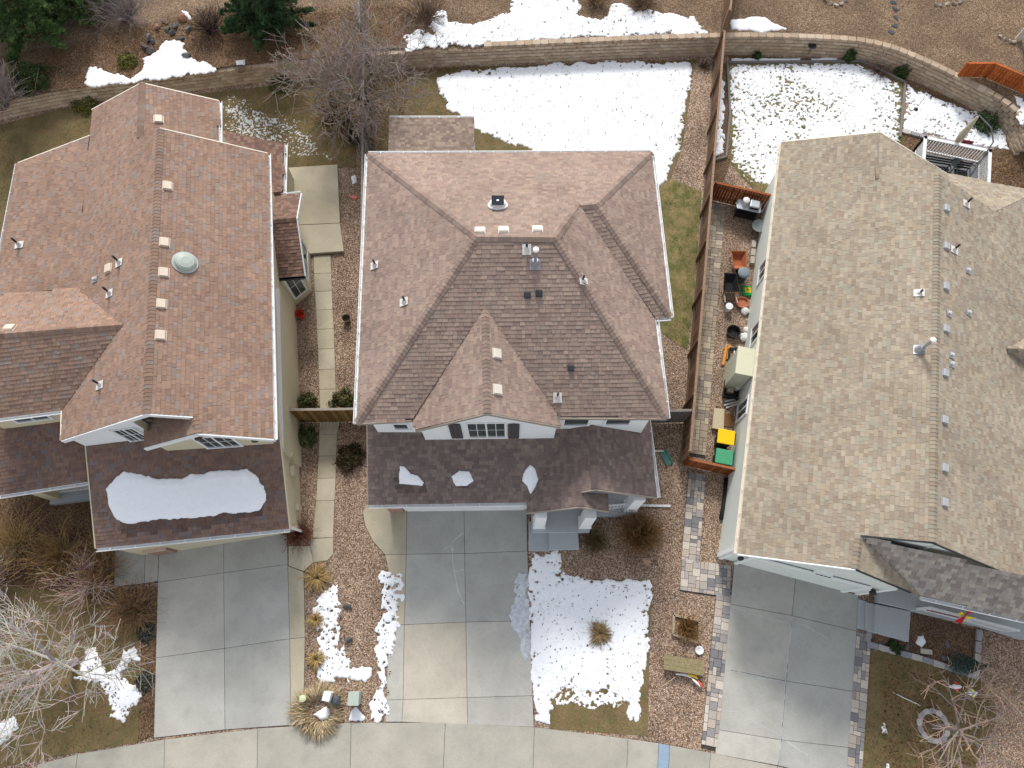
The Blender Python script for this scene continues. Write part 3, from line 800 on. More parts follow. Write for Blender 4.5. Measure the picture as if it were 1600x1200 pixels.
# porch: slab, steps, columns, railing
PG = mat('porch_concrete', lin((163, 167, 169)), .9, 30, .06, big=.08, bigscale=.8)
q = GP([(826, 797), (929, 797), (929, 812), (826, 814)], .4)
pw = thing('porch_platform', 'grey concrete porch platform under the middle house entry columns', 'porch', (2.2, 5.3, 0))
MB().prism([(.78, 4.12), (3.1, 4.12), (3.1, 4.75), (5.05, 4.85), (5.05, 6.6), (.78, 6.6)], -.02, .42).build('platform', PG, pw, bevel=.015)
st = thing('entry_steps', 'two grey concrete entry steps beside the middle driveway', 'steps', (1.7, 3.6, 0))
MB().prism(GP([(857, 814), (902, 812), (905, 858), (858, 859)], .28), -.02, .28).build('step', PG, st, bevel=.012)
MB().prism(GP([(826, 815), (858, 815), (859, 861), (826, 861)], .12), -.02, .13).build('step', PG, st, bevel=.012)
for k, (x, y) in enumerate(((1.08, 4.5), (2.9, 4.5), (4.75, 5.15))):
    c = MB().box((x, y, 1.6), (.42, .42, 2.36)).build('porch_column', SIDC, hc, bevel=.01)
    MB().box((x, y, .5), (.5, .5, .16)).build('plinth', SIDC, c)
pr_ = MB().bar((3.15, 4.95, 1.3), (4.5, 5.1, 1.3), .06, .05).build('porch_railing', WHITE, hc)
MB().bar((3.15, 4.95, .55), (4.5, 5.1, .55), .05, .05).build('bottom_rail', WHITE, pr_)
for k in range(10):
    t = (k + .5) / 10; MB().box((3.15 + 1.35 * t, 4.95 + .15 * t, .92), (.035, .035, .72)).build('baluster', WHITE, pr_)
wallpanel(hc, 'front_door', (1.2, 6.6), (2.4, 6.6), 0.15, 1.05, .43, 2.5, .0, .05, mat('front_door_paint', lin((92, 60, 48)), .5, 8, .1))
# downspouts
for pts in ([(-4.95, 7.5, 5.3), (-5.0, 7.45, 4.1)], [(4.98, 7.68, 5.35), (4.98, 7.68, 3.2)], [(.72, 5.1, 2.7), (.72, 5.1, .1)]):
    MB().tube(pts, .045, 8).build('downspout', WHITE, hc)
tag(MB().bar((*G2(993, 790), .06), (*G2(1047, 791), .05), .09, .07).build('downspout_extension', WHITE), 'white downspout extension lying on gravel beside middle porch', 'downspout')
# fittings
for u, v in ((750, 361), (787, 360), (840, 359)): box_vent(rc, RC, 'back', u, v, m=mat('pale_vent', lin((206, 199, 186)), .5, 8, .05))
for u, v in ((770, 553), (771, 609)): box_vent(rc, RC, 'dr' if u > 759 else 'dl', u + 6, v, m=MATS['pale_vent'])
sf = dome(rc, RC, 'back', 778, 322, .3, mat('pale_grey_paint', lin((222, 218, 214)), .5, 8, .05))
p, n = RC.hit('back', 778, 322)
MB().box(p + np.array([0, .0, .36]), (.44, .34, .03), M=Matrix.Rotation(.25, 3, 'X')).build('solar_panel', mat('solar_cell', (.03, .035, .045), .25, 20, .3), sf)
MB().box(p + np.array([0, .0, .3]), (.08, .08, .16)).build('panel_post', GALV, sf)
for k, u, v in (('left', 586, 415), ('left', 632, 472), ('right', 911, 440), ('front', 823, 390), ('front', 871, 621)): pipe(rc, RC, k, u, v)
flue(rc, RC, 'front', 836, 413)
for u, v in ((824, 461), (842, 459), (892, 575)): box_vent(rc, RC, 'front', u, v, m=mat('dark_vent', lin((54, 58, 62)), .5, 8, .1), sz=.2)

# ---------- left house
PALL = pal([(184, 152, 134), (170, 138, 120), (178, 146, 128), (166, 156, 152), (158, 127, 112), (190, 157, 138), (178, 144, 125), (162, 138, 126)], .63, .40, (1.0, 1.0, .97))
hl = thing('gable_house', 'left beige two-storey house with reddish-brown gabled shingle roofs', 'house', (-13, 11, 0))
RL_ = Roof({'RB': (221, 130, 6.5), 'RS': (218, 215, 6.54), 'MB': (250, 201, 7.1), 'MF': (228, 646, 7.1), 'LF': (96, 688, 5.0), 'LE': (97, 641, 5.), 'WV': (192, 508, 6.42), 'WB': (120, 450, 5.08), 'LB': (143, 172, 5.02), 'LS': (141, 212, 5.04),
            'EB': (418, 240, 5.2), 'EF': (428, 686, 5.2), 'GA': (308, 677, 6.37), 'GB': (303, 651, 6.42), 'GL': (225, 700, 5.2), 'GV': (None, -12.85, 7.6, 5.2), 'R1': (342, 158, 5.58), 'R2': (342, 222, 5.62), 'GB2': (None, -10.66, 7.6, 6.44),
            'W0': (-60, 527, 6.55), 'W1': (-60, 466, 5.25), 'W2': (-60, 661, 5.0), 'L1': (28, 255, 4.6), 'L2': (-12, 462, 4.6)},
           {'R': ['MB', 'MF', 'GB', 'GA', 'EF', 'EB'], 'L': ['RB', 'RS', 'MB', 'MF', 'LF', 'LE', 'WV', 'WB', 'LS', 'LB'], 'RR': ['RB', 'RS', 'R2', 'R1'], 'GL': ['GA', 'GB', 'GB2', 'GV', 'GL'], 'WBk': ['W0', 'WV', 'WB', 'W1'], 'WF': ['W0', 'WV', 'LE', 'W2'], 'LL': ['LS', 'L1', 'L2', 'WB']})
rl = make_roof(hl, RL_, 'roof', PALL, [('L', 'R', 'MF', 'MB'), ('L', 'RR', 'RB', 'RS'), ('WBk', 'WF', 'W0', 'WV'), ('GL', 'R', 'GA', 'GB')])
hx, hy = np.array([.99, .13, 0]), np.array([-.13, .99, 0])
_b, _c = G(150, 857, 2.75), G(452, 826, 2.75)
RLg = Roof({'a': (None, *(_b + hy * 4.3 + np.array([0, 0, .31 * 4.3]))), 'b': (150, 857, 2.75), 'c': (452, 826, 2.75), 'd': (None, *(_c + hy * 4.3 + np.array([0, 0, .31 * 4.3])))}, {'p': ['a', 'b', 'c', 'd']})
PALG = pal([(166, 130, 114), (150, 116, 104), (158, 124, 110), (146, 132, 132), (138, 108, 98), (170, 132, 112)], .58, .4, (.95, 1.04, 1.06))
rg = make_roof(hl, RLg, 'garage_roof', PALG, nind=0, wet=[[(186, 806), (300, 800), (410, 790), (404, 812), (380, 814), (366, 822), (340, 820), (326, 830), (300, 824), (282, 838), (262, 826), (240, 840), (222, 828), (206, 842), (188, 836)]])
_b, _c = G(-60, 783, 2.8), G(142, 752, 2.8)
RLp = Roof({'a': (None, *(_b + hy * 3.6 + np.array([0, 0, .26 * 3.6]))), 'b': (-60, 783, 2.8), 'c': (142, 752, 2.8), 'd': (None, *(_c + hy * 3.6 + np.array([0, 0, .26 * 3.6])))}, {'p': ['a', 'b', 'c', 'd']})
rlp = make_roof(hl, RLp, 'porch_roof', PALG, nind=0)
RLr = Roof({'a': (340, 203, 3.4), 'b': (445, 224, 2.7), 'c': (443, 301, 2.7), 'd': (360, 305, 3.4)}, {'p': ['a', 'b', 'c', 'd']})
make_roof(hl, RLr, 'rear_roof', pal([(150, 120, 106), (138, 109, 97), (160, 130, 114), (128, 104, 95)], .7), nind=0)
RLb = Roof({'a': (430, 306, 2.7), 'b': (470, 302, 2.7), 'r0': (416, 345, 3.35), 'r1': (463, 341, 3.35), 'c': (476, 431, 2.55), 'd': (424, 435, 2.55)}, {'n': ['a', 'b', 'r1', 'r0'], 's': ['r0', 'r1', 'c', 'd']})
make_roof(hl, RLb, 'bay_roof', pal([(150, 120, 106), (138, 109, 97), (160, 130, 114), (128, 104, 95)], .7), [('n', 's', 'r0', 'r1')], nind=0)
BEIG = mat('beige_stucco', lin((196, 186, 158)), .85, 40, .05, big=.06, bump=.2, bscale=60)
WSH = mat('white_shake', lin((222, 223, 222)), .8, 24, .09)
Vl = {k: v[:2] for k, v in RL_.V.items()}
o_l = [Vl['EB'], Vl['R2'], Vl['R1'], Vl['LB'], Vl['LS'], Vl['L1'], Vl['L2'], (-20.2, 12.1), (-19.4, 7.27), Vl['LE'], Vl['LF'], (-12.75, 7.02), Vl['GL'], Vl['EF']]
f_l = inset(o_l, [.42, .42, .42, .42, .42, .42, .42, .42, .2, .2, .1, .1, .28, .46])
walls(hl, f_l, 0, RL_, BEIG, dflt=5.0, drop=.12)
# white shake gable front skin, 2 cm proud of the beige wall
ga, gb = f_l[10], f_l[11]
walls(hl, [tuple(np.array(ga) + [.0, -.025]), tuple(np.array(gb) + [.0, -.025]), tuple(np.array(gb) + [0, .02]), tuple(np.array(ga) + [0, .02])], 2.7, RL_, WSH, name='shake_gable', drop=.125)
cD = RLg.V
def lerp(a, b, t): return np.array(a) * (1 - t) + np.array(b) * t
axx = np.array([.99, .13]); axy = np.array([-.13, .99])
g0 = np.array([-14.72, 3.26]); g1 = G2(471, 828)
f_lg = [tuple(g0), tuple(g1), tuple(g1 + axy * 4.6), tuple(g0 + axy * 4.6)]
walls(hl, f_lg, 0, [RLg], BEIG, name='garage_wall', dflt=2.7, drop=.1)
p0 = RLp.V['b'][:2] + axy * 1.9; p1 = RLp.V['c'][:2] + axy * 1.9
walls(hl, [tuple(p0), tuple(p1), tuple(p1 + axy * 2), tuple(p0 + axy * 2)], 0, [RLp], BEIG, name='porch_wall', dflt=2.8)
bay = [G2(463, 477), G2(487, 457), G2(485, 397), G2(462, 352), G2(440, 352), G2(440, 477)]
bay = [np.array(b) for b in bay]
walls(hl, bay, 0, RLb, BEIG, name='bay_wall', dflt=2.65, drop=.1)
window(hl, bay[0], bay[1], [.16, np.linalg.norm(bay[1] - bay[0]) - .16, .55, 2.25], 1, 1)
window(hl, bay[1], bay[2], [.25, np.linalg.norm(bay[2] - bay[1]) - .25, .7, 2.2], 2, 0)
rr0 = [np.array(RLr.V['b'][:2]) + [-.3, -.1], np.array(RLr.V['c'][:2]) + [-.3, -.2]]
walls(hl, [tuple(rr0[1]), tuple(rr0[0]), tuple(rr0[0] + [-2.2, -.3]), tuple(rr0[1] + [-2.2, -.3])], 0, [RLr], BEIG, name='rear_wall', dflt=2.7)
Q = RL_.V
gutter(hl, Q['EB'], Q['EF'], out=(1, 0)); gutter(hl, Q['R1'], Q['R2'], out=(1, 0)); gutter(hl, Q['L1'], Q['L2'], out=(-1, 0)); gutter(hl, Q['LE'], Q['W2'], out=(0, -1), hang=False)
for a, b in (('LF', 'MF'), ('MF', 'GB'), ('GL', 'GA'), ('GA', 'EF')): rake(hl, Q[a], Q[b], (.13, -.99), h=.22)
for a, b in (('EB', 'MB'), ('R1', 'RB'), ('RB', 'LB'), ('LS', 'L1')): rake(hl, Q[a], Q[b], (-.1, 1), h=.2, m=CREAM)
rake(hl, Q['LF'], Q['LE'], (-1, -.1), h=.2, m=CREAM)
gutter(hl, RLg.V['b'], RLg.V['c'], out=(0, -1)); gutter(hl, RLp.V['b'], RLp.V['c'], out=(0, -1)); gutter(hl, RLr.V['b'], RLr.V['c'], out=(1, 0)); rake(hl, RLb.V['b'], RLb.V['r1'], (1, 0), h=.14); rake(hl, RLb.V['r1'], RLb.V['c'], (1, 0), h=.14); gutter(hl, RLb.V['a'], RLb.V['b'], out=(0, 1)); gutter(hl, RLb.V['d'], RLb.V['c'], out=(0, -1), m=DARK, hang=False)
rake(hl, RLg.V['a'], RLg.V['b'], (-1, -.1), h=.16, m=BEIG); rake(hl, RLg.V['d'], RLg.V['c'], (1, .1), h=.16, m=BEIG)
# belt board on the east wall and corner boards
A, B = f_l[13], f_l[0]
L_ = np.linalg.norm(np.array(B) - np.array(A))
wallpanel(hl, 'belt_board', A, B, .02, L_ - 4.6, 2.8, 3.0, .0, .09, WHITE)
garage_door(hl, f_lg[0], f_lg[1], 1.5, np.linalg.norm(np.array(f_lg[1]) - np.array(f_lg[0])) - .75, m=mat('beige_door', lin((188, 180, 156)), .6, 8, .05))
Lg = np.linalg.norm(np.array(f_lg[1]) - np.array(f_lg[0]))
wallpanel(hl, 'stone_veneer', f_lg[0], f_lg[1], Lg - .62, Lg + .1, .02, 1.05, .004, .1, STV)
wallpanel(hl, 'veneer_cap', f_lg[0], f_lg[1], Lg - .64, Lg + .13, 1.05, 1.13, .004, .14, MATS['cast_stone'])
wallpanel(hl, 'stone_veneer', f_lg[0], f_lg[1], .55, 1.35, .02, 1.05, .004, .1, STV)
wallpanel(hl, 'veneer_cap', f_lg[0], f_lg[1], .53, 1.37, 1.05, 1.13, .004, .14, MATS['cast_stone'])
# windows on the front
window(hl, f_l[8], f_l[9], [(12, 651), (64, 645), (26, 659)], 2, 0)
ga_, gb_ = np.array(ga) + [0, -.03], np.array(gb) + [0, -.03]
window(hl, ga_, gb_, [(176, 672), (203, 667), (190, 690)], 2, 1)
window(hl, f_l[12], f_l[13], [(303, 684), (354, 679), (320, 699)], 2, 1)
for (A, B, u, v) in ((ga_, gb_, 231, 649), (f_l[12], f_l[13], 309, 680), (f_l[12], f_l[13], 397, 683)):
    s, z = onwall(A, B, u, v); wallpanel(hl, 'corbel', A, B, s - .09, s + .09, z - .16, z + .02, .0, .16, mat('brown_trim', lin((84, 72, 62)), .7, 6, .1))
MB().tube([(*(g1 + np.array([.1, -.2])), 2.6), (*(g1 + np.array([.12, -.1])), .15)], .05, 8).build('downspout', WHITE, hl)
MB().tube([(*(np.array(f_l[13]) + [.1, .1]), 5.0), (*(np.array(f_l[13]) + [.1, .08]), 3.9)], .05, 8).build('downspout', WHITE, hl)
q0 = np.array(RLr.V['c']) + [-.1, -.1, .1]
MB().tube([Q['EB'] + [0.02, -2.0, -.1], Q['EB'] + [-.1, -2.3, -.4], (q0[0] - .4, q0[1] - .0, 3.0)], .045, 8).build('downspout', WHITE, hl)
# meter boxes on the east garage wall
for (v, z0, z1, w) in ((728, 1.0, 1.5, .4), (700, 1.35, 1.6, .2), (786, .5, .95, .25)):
    p = np.array(f_lg[1]) + (np.array(f_lg[2]) - np.array(f_lg[1])) * ((820 - v) / 200.0)
    MB().box((p[0] + .09, p[1], (z0 + z1) / 2), (.17, w, z1 - z0), rz=.13).build('meter_box', mat('meter_paint', lin((176, 168, 146)), .6, 8, .06), hl, bevel=.01)
# porch of the left house: columns and rail
pz0 = RLp.V['c'][:2]
for t in (.05, 2.5):
    p = pz0 - axx * (t + .3) + axy * .35
    MB().box((p[0], p[1], 1.5), (.4, .4, 2.5), rz=.13).build('porch_column', MATS['beige_stucco'], hl)
A = pz0 - axx * .5 + axy * .4; B = pz0 - axx * 2.6 + axy * .4
ra = MB().bar((*A, 1.2), (*B, 1.2), .09, .05).build('porch_railing', WHITE, hl)
MB().bar((*A, .45), (*B, .45), .06, .05).build('bottom_rail', WHITE, ra)
for k in range(16):
    p = lerp(A, B, (k + .5) / 16); MB().box((p[0], p[1], .82), (.035, .035, .72), rz=.13).build('baluster', WHITE, ra)
lp = thing('porch_slab', 'grey concrete porch slab below the white railing of the left house', 'porch', (*A, 0))
MB().prism([tuple(A + axx * 1.2 - axy * .42), tuple(A + axx * 1.2 + axy * 1.6), tuple(B - axx * .4 + axy * 1.6), tuple(B - axx * .4 - axy * .42)], -.02, .32).build('platform', PG, lp)
# fittings
CV = mat('tan_vent', lin((202, 186, 168)), .5, 8, .05)
for u, v in ((248, 187), (262, 291), (257, 379), (256, 426), (252, 475), (251, 524)): box_vent(rl, RL_, 'R' if v > 210 else 'RR', u, v, m=CV)
box_vent(rl, RL_, 'L', 170, 420, m=CV); box_vent(rl, RL_, 'WBk', 16, 513, m=CV)
dome(rl, RL_, 'R', 289, 411, .36, mat('grey_green_dome', lin((160, 168, 158)), .35, 4, .05))
for k, u, v in (('L', 187, 411), ('L', 172, 459), ('LL', 31, 383), ('L', 157, 602)): pipe(rl, RL_, k, u, v, h=.5)
small_vent(rl, RL_, 'L', 149, 437)

# ---------- right house
PALR = pal([(204, 188, 166), (182, 163, 146), (212, 197, 176), (172, 150, 132), (194, 189, 172), (190, 174, 156), (202, 182, 156), (178, 166, 152)], .58, .45, (.99, 1.0, .98))
hr = thing('ranch_house', 'right pale-green single-storey house with tan shingle roof', 'house', (14, 10, 0))
RR_ = Roof({'E1': (1222, 222, 3.2), 'E2': (1152, 865, 3.2), 'A': (1375, 207, 4.95), 'M1': (1466, 270, 5.9), 'M2': (1458, 847, 5.9), 'G1': (1343, 836, 4.94), 'G2': (1337, 889, 4.92), 'Q': (1424, 925, 3.95), 'Q2': (1440, 932, 3.68), 'Z1': (1690, 945, 3.0), 'Z0': (1690, 345, 2.6), 'VX': (1553, 332, 4.55), 'NE': (1622, 299, 3.5), 'NW': (1468, 269, 3.42), 'NM': (None, 17.05, 16.65, 4.62),
            'S1': (1700, 990, 3.6), 'S0': (1700, 925, 4.7), 'AE': (1480, 271, 4.3), 'D0': (1575, 545, 4.55), 'D1': (1700, 549, 4.7), 'D2': (1700, 470, 3.0), 'D3': (1700, 640, 3.0)},
           {'L': ['E1', 'E2', 'G2', 'G1', 'M2', 'M1', 'A'], 'R': ['M1', 'M2', 'Z1', 'Z0', 'NE', 'VX'], 'GR': ['G1', 'G2', 'Q', 'Q2'], 'N': ['NW', 'NE', 'VX', 'NM'], 'Sh': ['G1', 'Q2', 'S1', 'S0'], 'DN': ['D0', 'D1', 'D2'], 'DS': ['D0', 'D3', 'D1']})
rr_ = make_roof(hr, RR_, 'roof', PALR, [('L', 'R', 'M2', 'M1'), ('L', 'GR', 'G2', 'G1'), ('DN', 'DS', 'D1', 'D0')], skip=('Sh',))
RSh = Roof({'G1': (None, *RR_.V['G1'] + np.array([0, 0, .03])), 'Q2': (None, *RR_.V['Q2'] + np.array([0, 0, .03])), 'S1': (None, *RR_.V['S1'] + np.array([0, 0, .03])), 'S0': (None, *RR_.V['S0'] + np.array([0, 0, .03]))}, {'Sh': ['G1', 'Q2', 'S1', 'S0']})
make_roof(hr, RSh, 'porch_roof', pal([(176, 166, 154), (160, 148, 138), (186, 176, 162), (150, 140, 132), (170, 162, 154)], .78), nind=0)
RRa = Roof({'A': (None, *RR_.V['A']), 'AS': (1368, 278, 5.0), 'AE': (1480, 272, 4.05), 'AF': (1484, 300, 4.1)}, {'p': ['A', 'AS', 'AF', 'AE']})
make_roof(hr, RRa, 'rear_roof', PALR, nind=0)
MINT = mat('pale_green_siding', lin((216, 221, 213)), .75, 20, .03, big=.05)
MW = mat('pale_trim', lin((232, 235, 232)), .6, 6, .04)
U = RR_.V
ex = np.array([.978, -.208]); ey = np.array([.208, .978])     # axes of the right house
c0 = G2(1121, 877) + ey * .16; c1 = G2(1341, 937) + ey * .22; c2 = c1 + ey * 2.0
o1 = np.array([12.12, 20.3])
f_r = [c0, c1, c2, c2 + ex * 8, c2 + ex * 8 + ey * 15, o1 + ex * 3.6 - ey * 3.2, o1 + ex * 3.5, o1]
walls(hr, f_r, 0, [RR_], MINT, dflt=3.1, drop=.12, n=30)
f_m = [U['M2'][:2] - ex * 2.2 + ey * .06, U['M2'][:2] + ex * 4 + ey * .06, U['M2'][:2] + ex * 4 + ey * 1.2, U['M2'][:2] - ex * 2.2 + ey * 1.2]
walls(hr, f_m, 3.3, [RR_], MINT, name='gable_wall', dflt=3.4, drop=.1)
gutter(hr, U['E1'], U['E2'], out=(-1, 0), m=CREAM)
for a, b in (('E2', 'G2'), ('G2', 'Q'), ('G1', 'M2'), ('M2', 'Z1')): rake(hr, U[a], U[b], -ey, h=.07 if a != 'E2' else .2, m=DARK if a in ('G2', 'M2', 'G1') else MW)
gutter(hr, U['Q2'], U['S1'], out=(0, -1)); rake(hr, U['E1'], U['A'], ey, h=.2, m=CREAM); rake(hr, RRa.V['A'], RRa.V['AE'], ey, h=.2, m=CREAM)
# front: trim boards, garage door, corner posts
LA = np.linalg.norm(c1 - c0)
garage_door(hr, c0, c1, .75, LA - .7, m=MINT)
wallpanel(hr, 'trim_board', c0, c1, .02, .16, .03, 3.0, .0, .06, MW); wallpanel(hr, 'trim_board', c0, c1, LA - .16, LA, .03, 3.0, .0, .06, MW)
wallpanel(hr, 'trim_board', c0, c1, .62, .76, .03, 2.2, .052, .11, MW); wallpanel(hr, 'trim_board', c0, c1, LA - .72, LA - .58, .03, 2.2, .052, .11, MW); wallpanel(hr, 'trim_board', c0, c1, .62, LA - .58, 2.2, 2.36, .052, .12, MW)
wallpanel(hr, 'corner_board', o1, c0, np.linalg.norm(c0 - o1) - .16, np.linalg.norm(c0 - o1), .03, 3.0, .0, .05, MW)
def lantern(house, A, B, s, z):
    A = np.array(A); B = np.array(B); e = (B - A) / np.linalg.norm(B - A); n = np.array([e[1], -e[0]]); p = A + e * s + n * .16
    o = MB().lathe([(.05, 0), (.09, .04), (.09, .24), (.1, .25), (.03, .33)], (p[0], p[1], z - .16), 8).build('lantern', DARK, house)
    MB().box((p[0] - n[0] * .1, p[1] - n[1] * .1, z + .02), (.06, .14, .08), rz=math.atan2(n[1], n[0])).build('bracket', DARK, o)
    return o
lantern(hr, c0, c1, .36, 1.9); lantern(hr, c0, c1, LA - .33, 1.9)
wo = wallpanel(hr, 'number_plate', c0, c1, LA * .57 - .32, LA * .57 + .32, 2.4, 2.58, .0, .125, MW)
for k, (a, b) in enumerate(((-.26, -.16), (-.11, -.01), (.04, .14), (.19, .27))): wallpanel(hr, 'numeral', c0, c1, LA * .57 + a, LA * .57 + b, 2.43, 2.55, .126, .14, DARK, wo)
# west side windows
Lw = np.linalg.norm(c0 - o1)
for uv in (((1196, 407), (1187, 440)), ((1188, 500), (1179, 533)), ((1168, 622), (1155, 655))):
    s0, _ = onwall(o1, c0, *uv[0]); s1, _ = onwall(o1, c0, *uv[1])
    window(hr, o1, c0, [s0, s1, 1.0 if uv[0][1] < 600 else .35, 2.3 if uv[0][1] < 600 else 1.6], 2, 0, trim=.1)
# chimney bump-out on the west wall
s, _ = onwall(o1, c0, 1168, 580)
pb = np.array(o1) + (np.array(c0) - np.array(o1)) / Lw * s
MB().box((pb[0] - .38 * ex[0], pb[1] - .38 * ex[1], .95), (.66, 1.15, 1.9), rz=math.atan2(ex[1], ex[0])).build('fireplace_bump', mat('bump_siding', lin((196, 198, 178)), .75, 15, .05), hr, bevel=.01)
MB().box((pb[0] - .38 * ex[0], pb[1] - .38 * ex[1], 1.93), (.72, 1.22, .07), rz=math.atan2(ex[1], ex[0])).build('bump_roof', mat('bump_cap', lin((206, 204, 178)), .6, 10, .06), hr)
# fittings
GV = mat('grey_vent', lin((160, 162, 164)), .45, 8, .06)
for u, v in ((1478, 326), (1478, 385), (1477, 448), (1477, 514), (1476, 583), (1475, 656), (1475, 731), (1475, 785)): box_vent(rr_, RR_, 'R', u, v, m=GV, sz=.26)
for u, v in ((1512, 423), (1482, 490), (1513, 489), (1486, 555), (1486, 569)): small_vent(rr_, RR_, 'R', u, v)
for k, u, v in (('R', 1509, 319), ('R', 1490, 391), ('L', 1436, 458)): pipe(rr_, RR_, k, u, v, h=.4 if k == 'R' else .25)
flue(rr_, RR_, 'L', 1436, 547, h=.9)
# ------------------------------------------------------------------ fences, paving, things around the houses
def fence(name, label, segs, h=1.75, cols=None, pick=.14, railside=1, cap=True, post_col=None, kick=None, group=None, gap=.008, capcol=None):
    """segs: list of (A, B, base height); pickets, rails, posts and cap all pieces of one fence"""
    A0, B0, z0 = segs[0]
    mid = (np.array(A0) + np.array(B0)) / 2
    f = thing(name, label, 'fence', (mid[0], mid[1], z0), group)
    cols = cols or pal([(128, 84, 58), (118, 76, 52), (138, 92, 64), (108, 70, 50)], .8)
    post_col = post_col or cols[0]; capcol = capcol or cols[2]
    for A, B, zb in segs:
        A = np.array(A, float); B = np.array(B, float); L = np.linalg.norm(B - A); e = (B - A) / L; n = np.array([e[1], -e[0]]) * railside
        a = math.atan2(e[1], e[0]); k = int(L / (pick + gap))
        MS = []
        for q in range(4):
            me = bpy.data.meshes.new('picket'); x = pick / 2; hh = h + [0, .008, -.01, .004][q]
            P = [(-x, -.009, 0), (x, -.009, 0), (x, .009, 0), (-x, .009, 0), (-x, -.009, hh), (x, -.009, hh), (x, .009, hh), (-x, .009, hh)]
            Fq = [(0, 3, 2, 1), (4, 5, 6, 7), (0, 1, 5, 4), (1, 2, 6, 5), (2, 3, 7, 6), (3, 0, 4, 7)]
            me.from_pydata(P, [], Fq); at = me.attributes.new('Col', 'FLOAT_COLOR', 'CORNER'); at.data.foreach_set('color', [*cols[q % len(cols)], 1.0] * 24); me.materials.append(WOOD); MS.append(me)
        for i in range(k):
            p = A + e * ((i + .5) * L / k)
            piece('picket', MS[random.randrange(4)], f, Matrix.Translation((p[0], p[1], zb + .03)) @ Matrix.Rotation(a + random.uniform(-.03, .03), 4, 'Z'))
        for zr in (.3, h - .25):
            q = n * .035
            MB().bar((*(A + q), zb + zr), (*(B + q), zb + zr), .045, .09, cols[1]).build('rail', WOOD, f)
        npst = max(1, int(round(L / 2.4)))
        for i in range(npst + 1):
            p = A + e * (L * i / npst) + n * .075
            MB().box((p[0], p[1], zb + (h + .05) / 2), (.1, .1, h + .05), rz=a, col=post_col).build('post', WOOD, f)
        if cap: MB().bar((*(A + n * .03), zb + h + .055), (*(B + n * .03), zb + h + .055), .1, .035, capcol).build('cap_board', WOOD, f)
        if kick is not None: MB().bar((*(A + n * .028), zb + .1), (*(B + n * .028), zb + .1), .03, .2, kick).build('kick_board', WOOD, f)
    return f
GREYW = pal([(128, 120, 112), (116, 108, 102), (138, 130, 122), (104, 98, 92)], .8)
BRW = pal([(126, 98, 76), (112, 86, 66), (136, 108, 86), (104, 80, 62)], .72)
REDW = pal([(150, 84, 46), (136, 74, 40), (160, 92, 52), (128, 68, 36)], .75)
a1, b1 = G2(578, 118), G2(577, 262)
e1 = (b1 - a1) / np.linalg.norm(b1 - a1)
fence('weathered_fence', 'weathered grey picket fence between left yard and middle yard', [(a1, a1 + e1 * 11.5, 0), (G2(573, 84, TZ) + [0, .15], G2(568, -60, TZ), TZ)], cols=GREYW, railside=-1)
a2, b2 = G2(1118, 92), G2(1064, 722)
fence('brown_fence', 'long brown board fence between middle house and right house', [(a2, b2, 0), (G2(1124, 62, TZ), G2(1140, -60, TZ), TZ)], cols=BRW, railside=1, kick=GREYW[2], capcol=lin((140, 114, 94)))
ga, gb = G2(468, 660), np.array([-5.0, G2(566, 658)[1]])
fence('gate_fence', 'short brown gate fence across the garden walk beside left house', [(ga, gb, 0)], h=1.6, cols=pal([(150, 116, 66), (134, 102, 58), (160, 126, 76), (122, 92, 54)], .7), railside=-1, capcol=lin((150, 142, 132)))
fa_, fb_ = np.array([5.05, G2(1043, 662)[1]]), G2(1071, 660)
fence('side_fence', 'short grey fence panel joining middle house to long brown fence', [(fa_, fb_, 0)], h=1.55, cols=GREYW, railside=-1)
fence('red_gate', 'reddish-brown board gate across the paver walk in front of bins', [(G2(1068, 727), G2(1140, 743), 0)], h=.95, cols=REDW, railside=-1, pick=.12, capcol=lin((150, 96, 64)))
fence('back_gate', 'reddish-brown board gate behind the grill at back of paver walk', [(G2(1108, 312), G2(1194, 332), 0)], h=1.25, cols=REDW, railside=-1, pick=.12)
fence('terrace_fence', 'orange-brown board fence on the terrace above the curved wall', [(G2(1497, 121, TZ), G2(1537, 121, TZ), TZ), (G2(1537, 121, TZ), G2(1640, 165, TZ), TZ)], h=.85, cols=pal([(176, 92, 42), (164, 84, 38), (186, 100, 48), (154, 78, 34)], .8), railside=-1)

# pavers
PVC_ = pal([(196, 186, 174), (176, 168, 160), (150, 146, 144), (128, 126, 128), (186, 172, 158), (206, 196, 182), (160, 152, 148)], .85)
PVT = pal([(190, 174, 152), (176, 160, 140), (166, 152, 136), (198, 184, 162), (156, 144, 132)], .8)
PAVM = {}
def paver_mesh(a, b, c):
    key = (a, b, c)
    if key not in PAVM:
        w, d = a * .152 - .012, b * .152 - .012; x, y = w / 2, d / 2; i = .006
        P = [(-x, -y, 0), (x, -y, 0), (x, y, 0), (-x, y, 0), (-x, -y, .045), (x, -y, .045), (x, y, .045), (-x, y, .045), (-x + i, -y + i, .052), (x - i, -y + i, .052), (x - i, y - i, .052), (-x + i, y - i, .052)]
        f = [(8, 9, 10, 11)] + [(k, (k + 1) % 4, 4 + (k + 1) % 4, 4 + k) for k in range(4)] + [(4 + k, 4 + (k + 1) % 4, 8 + (k + 1) % 4, 8 + k) for k in range(4)]
        me = bpy.data.meshes.new('paver'); me.from_pydata(P, [], f); at = me.attributes.new('Col', 'FLOAT_COLOR', 'CORNER'); at.data.foreach_set('color', [*c, 1.0] * (4 * len(f))); me.materials.append(STONE); PAVM[key] = me
    return PAVM[key]
